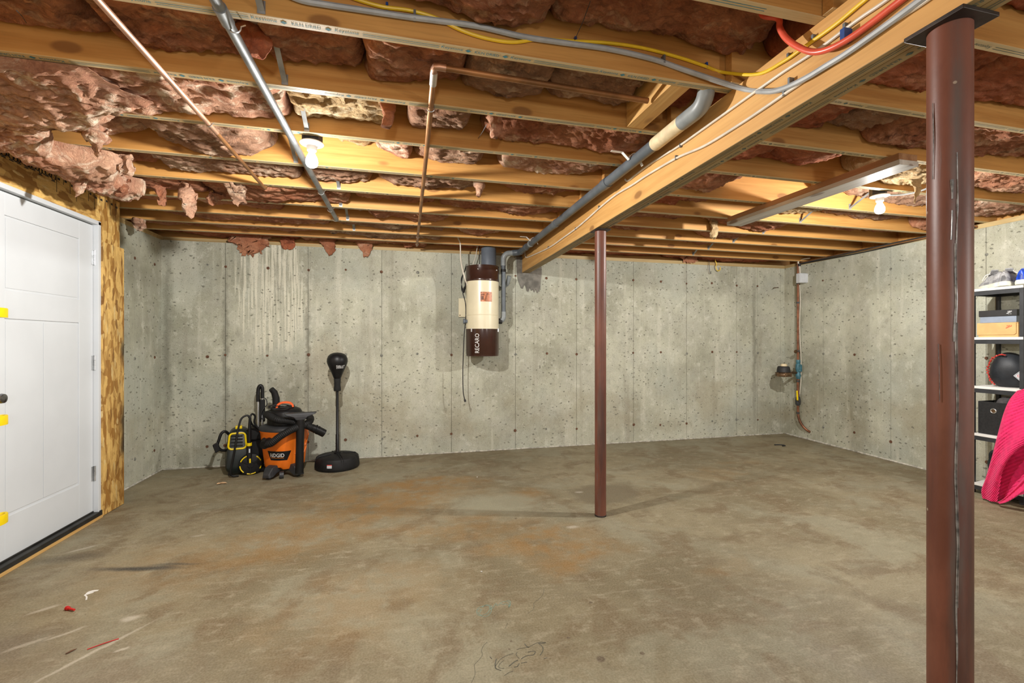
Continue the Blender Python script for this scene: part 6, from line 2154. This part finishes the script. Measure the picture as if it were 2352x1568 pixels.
tag(MB().tube([a, a + (b - a) * .4 + Vector((.002, .002, .001)), b], [.0022, .0034, .0012], 8).build('twig', 'bark', smooth=True), 'short brown twig on the floor beside the red straw', 'twig')
p = on_z(508, 1111, .003)
mb = MB()
vs = []
n = 14
for i in range(n):
    a = 2 * PI * i / n
    r = .045 * (1 + .45 * math.cos(3 * a) + .15 * math.sin(7 * a)) * .75
    vs.append(p + Vector((r * math.cos(a), r * .55 * math.sin(a), .004 + .010 * abs(math.sin(a * 1.5)))))
ctr = p + Vector((0, 0, .002))
mb.add(vs + [q - Vector((0, 0, .0015)) for q in vs] + [ctr, ctr - Vector((0, 0, .0015))], [(i, (i + 1) % n, 2 * n) for i in range(n)] + [((i + 1) % n + n, i + n, 2 * n + 1) for i in range(n)] + [(i, i + n, (i + 1) % n + n, (i + 1) % n) for i in range(n)])
tag(mb.build('dry_leaf', 'leaf', smooth=40), 'curled pale dry leaf on the floor in front of the pressure washer', 'leaf')
p = on_z(1790, 1022, .006)
tag(MB().tube(spline([p + Vector(q) for q in ((-.04, .03, 0), (.02, .02, 0), (.05, -.01, .001), (.045, -.04, 0), (.0, -.045, 0))], 6), .0065, 8).build('rubber_hook', 'black_rubber', smooth=True), 'small black hooked scrap on the floor near the right back corner', 'scrap')
# splash of white paint
mb = MB()
pts = [on_z(u, v, .001) for u, v in ((226, 1355), (214, 1357), (207, 1360), (199, 1364), (195, 1366), (199, 1370), (198, 1377))]
for i, (q, w) in enumerate(zip(spline(pts, 5), [.010] * 12 + [.006] * 10 + [.003] * 20)):
    pass
sp = spline(pts, 5)
ws_ = [.006 + .026 * math.exp(-((i - 9) / 6) ** 2) for i in range(len(sp))]
vs, fs = [], []
for i, q in enumerate(sp):
    tdir = (sp[min(i + 1, len(sp) - 1)] - sp[max(i - 1, 0)]).normalized()
    nrm = Vector((-tdir.y, tdir.x, 0)) * ws_[i] * .5
    vs += [q + nrm, q - nrm, q + nrm - Vector((0, 0, .0008)), q - nrm - Vector((0, 0, .0008))]
for i in range(len(sp) - 1):
    k = 4 * i
    fs += [(k, k + 1, k + 5, k + 4), (k + 2, k + 6, k + 7, k + 3), (k, k + 4, k + 6, k + 2), (k + 1, k + 3, k + 7, k + 5)]
tag(mb.add(vs, fs).build('paint_splash', 'chalk_white'), 'curly white paint splash on the floor near the red plug', 'scrap')
for u, v, lab in ((1096, 1095, 'tiny white crumb on the rust stain left of the slim post'), (1106, 1312, 'tiny white crumb on bare floor above the teal scribble')):
    p = on_z(u, v, .003)
    tag(MB().sphere(p, (.006, .003, .003), 8, 5, lambda q, d: q * (1 + .3 * noise.noise(q * 300))).build('paper_crumb', 'chalk_white', smooth=40), lab, 'scrap')


# crayon scribbles drawn on the floor
def scribble(px, m, w=.0018, k=4):
    sp = spline([on_z(u, v, .0006) for u, v in px], k)
    vs, fs = [], []
    for i, q in enumerate(sp):
        tdir = (sp[min(i + 1, len(sp) - 1)] - sp[max(i - 1, 0)])
        tdir = tdir.normalized() if tdir.length > 1e-9 else Vector((1, 0, 0))
        nrm = Vector((-tdir.y, tdir.x, 0)) * w * .5
        vs += [q + nrm, q - nrm]
    fs = [(2 * i, 2 * i + 1, 2 * i + 3, 2 * i + 2) for i in range(len(sp) - 1)]
    return vs, fs


def cr(u, v, x0=1030, y0=1100, s=3.35):
    return (x0 + u / s, y0 + v / s)


mb = MB()
for px in (((218, 1005), (240, 985), (300, 970), (318, 990), (300, 1030), (250, 1048), (225, 1040), (218, 1010), (255, 1000), (240, 1025)),
           ((260, 985), (290, 968), (330, 975), (325, 1005), (345, 985), (365, 955), (375, 972), (388, 965)),
           ((390, 965), (410, 945), (440, 940), (465, 932), (478, 950), (470, 980), (455, 965), (440, 958), (425, 965), (405, 955)),
           ((225, 1020), (260, 1055), (305, 1050), (330, 1015), (320, 980)), ((455, 940), (470, 960), (462, 990), (475, 960))):
    mb.add(*scribble([cr(*q) for q in px], 'x', .0026))
o = mb.build('crayon_scribble', 'chalk_teal', floor, label='faint teal crayon scribble')
o['kind'] = 'stuff'
mb = MB()
for px, w in ((((370, 1380), (360, 1420), (365, 1455), (405, 1470)), .004), (((360, 1440), (400, 1385), (450, 1355), (500, 1340)), .0018), (((525, 1310), (570, 1298), (620, 1290), (690, 1255), (750, 1258)), .002),
              (((690, 1260), (720, 1285), (728, 1315), (705, 1355)), .003), (((465, 1440), (500, 1410), (535, 1390)), .004), (((585, 1265), (605, 1288), (620, 1292)), .0035), (((610, 1330), (665, 1322), (655, 1350), (600, 1358), (560, 1382)), .003),
              (((430, 1510), (460, 1490), (500, 1475)), .002), (((560, 1415), (605, 1405)), .0025), (((545, 1380), (520, 1350), (530, 1330)), .002), (((545, 1415), (530, 1440), (505, 1445)), .003), (((735, 1380), (760, 1372)), .003),
              (((695, 1260), (720, 1262), (748, 1256)), .004), (((430, 1390), (395, 1420), (390, 1450), (430, 1455)), .0015), (((318, 1365), (335, 1382)), .003)):
    mb.add(*scribble([cr(*q) for q in px], 'x', w))
o = mb.build('crayon_scribble', 'pencil', floor, label='dark crayon scribble')
o['kind'] = 'stuff'
# hairline cracks
mb = MB()
for px in (((300, 1250), (270, 1280), (255, 1320), (262, 1350), (230, 1395), (200, 1430), (205, 1500), (175, 1568)), ((735, 840), (730, 880), (700, 920), (660, 950), (655, 1000), (610, 1030)), ((455, 1105), (435, 1150))):
    mb.add(*scribble([cr(*q) for q in px], 'x', .0012))
o = mb.build('hairline_crack', 'pencil', floor)
o['kind'] = 'stuff'
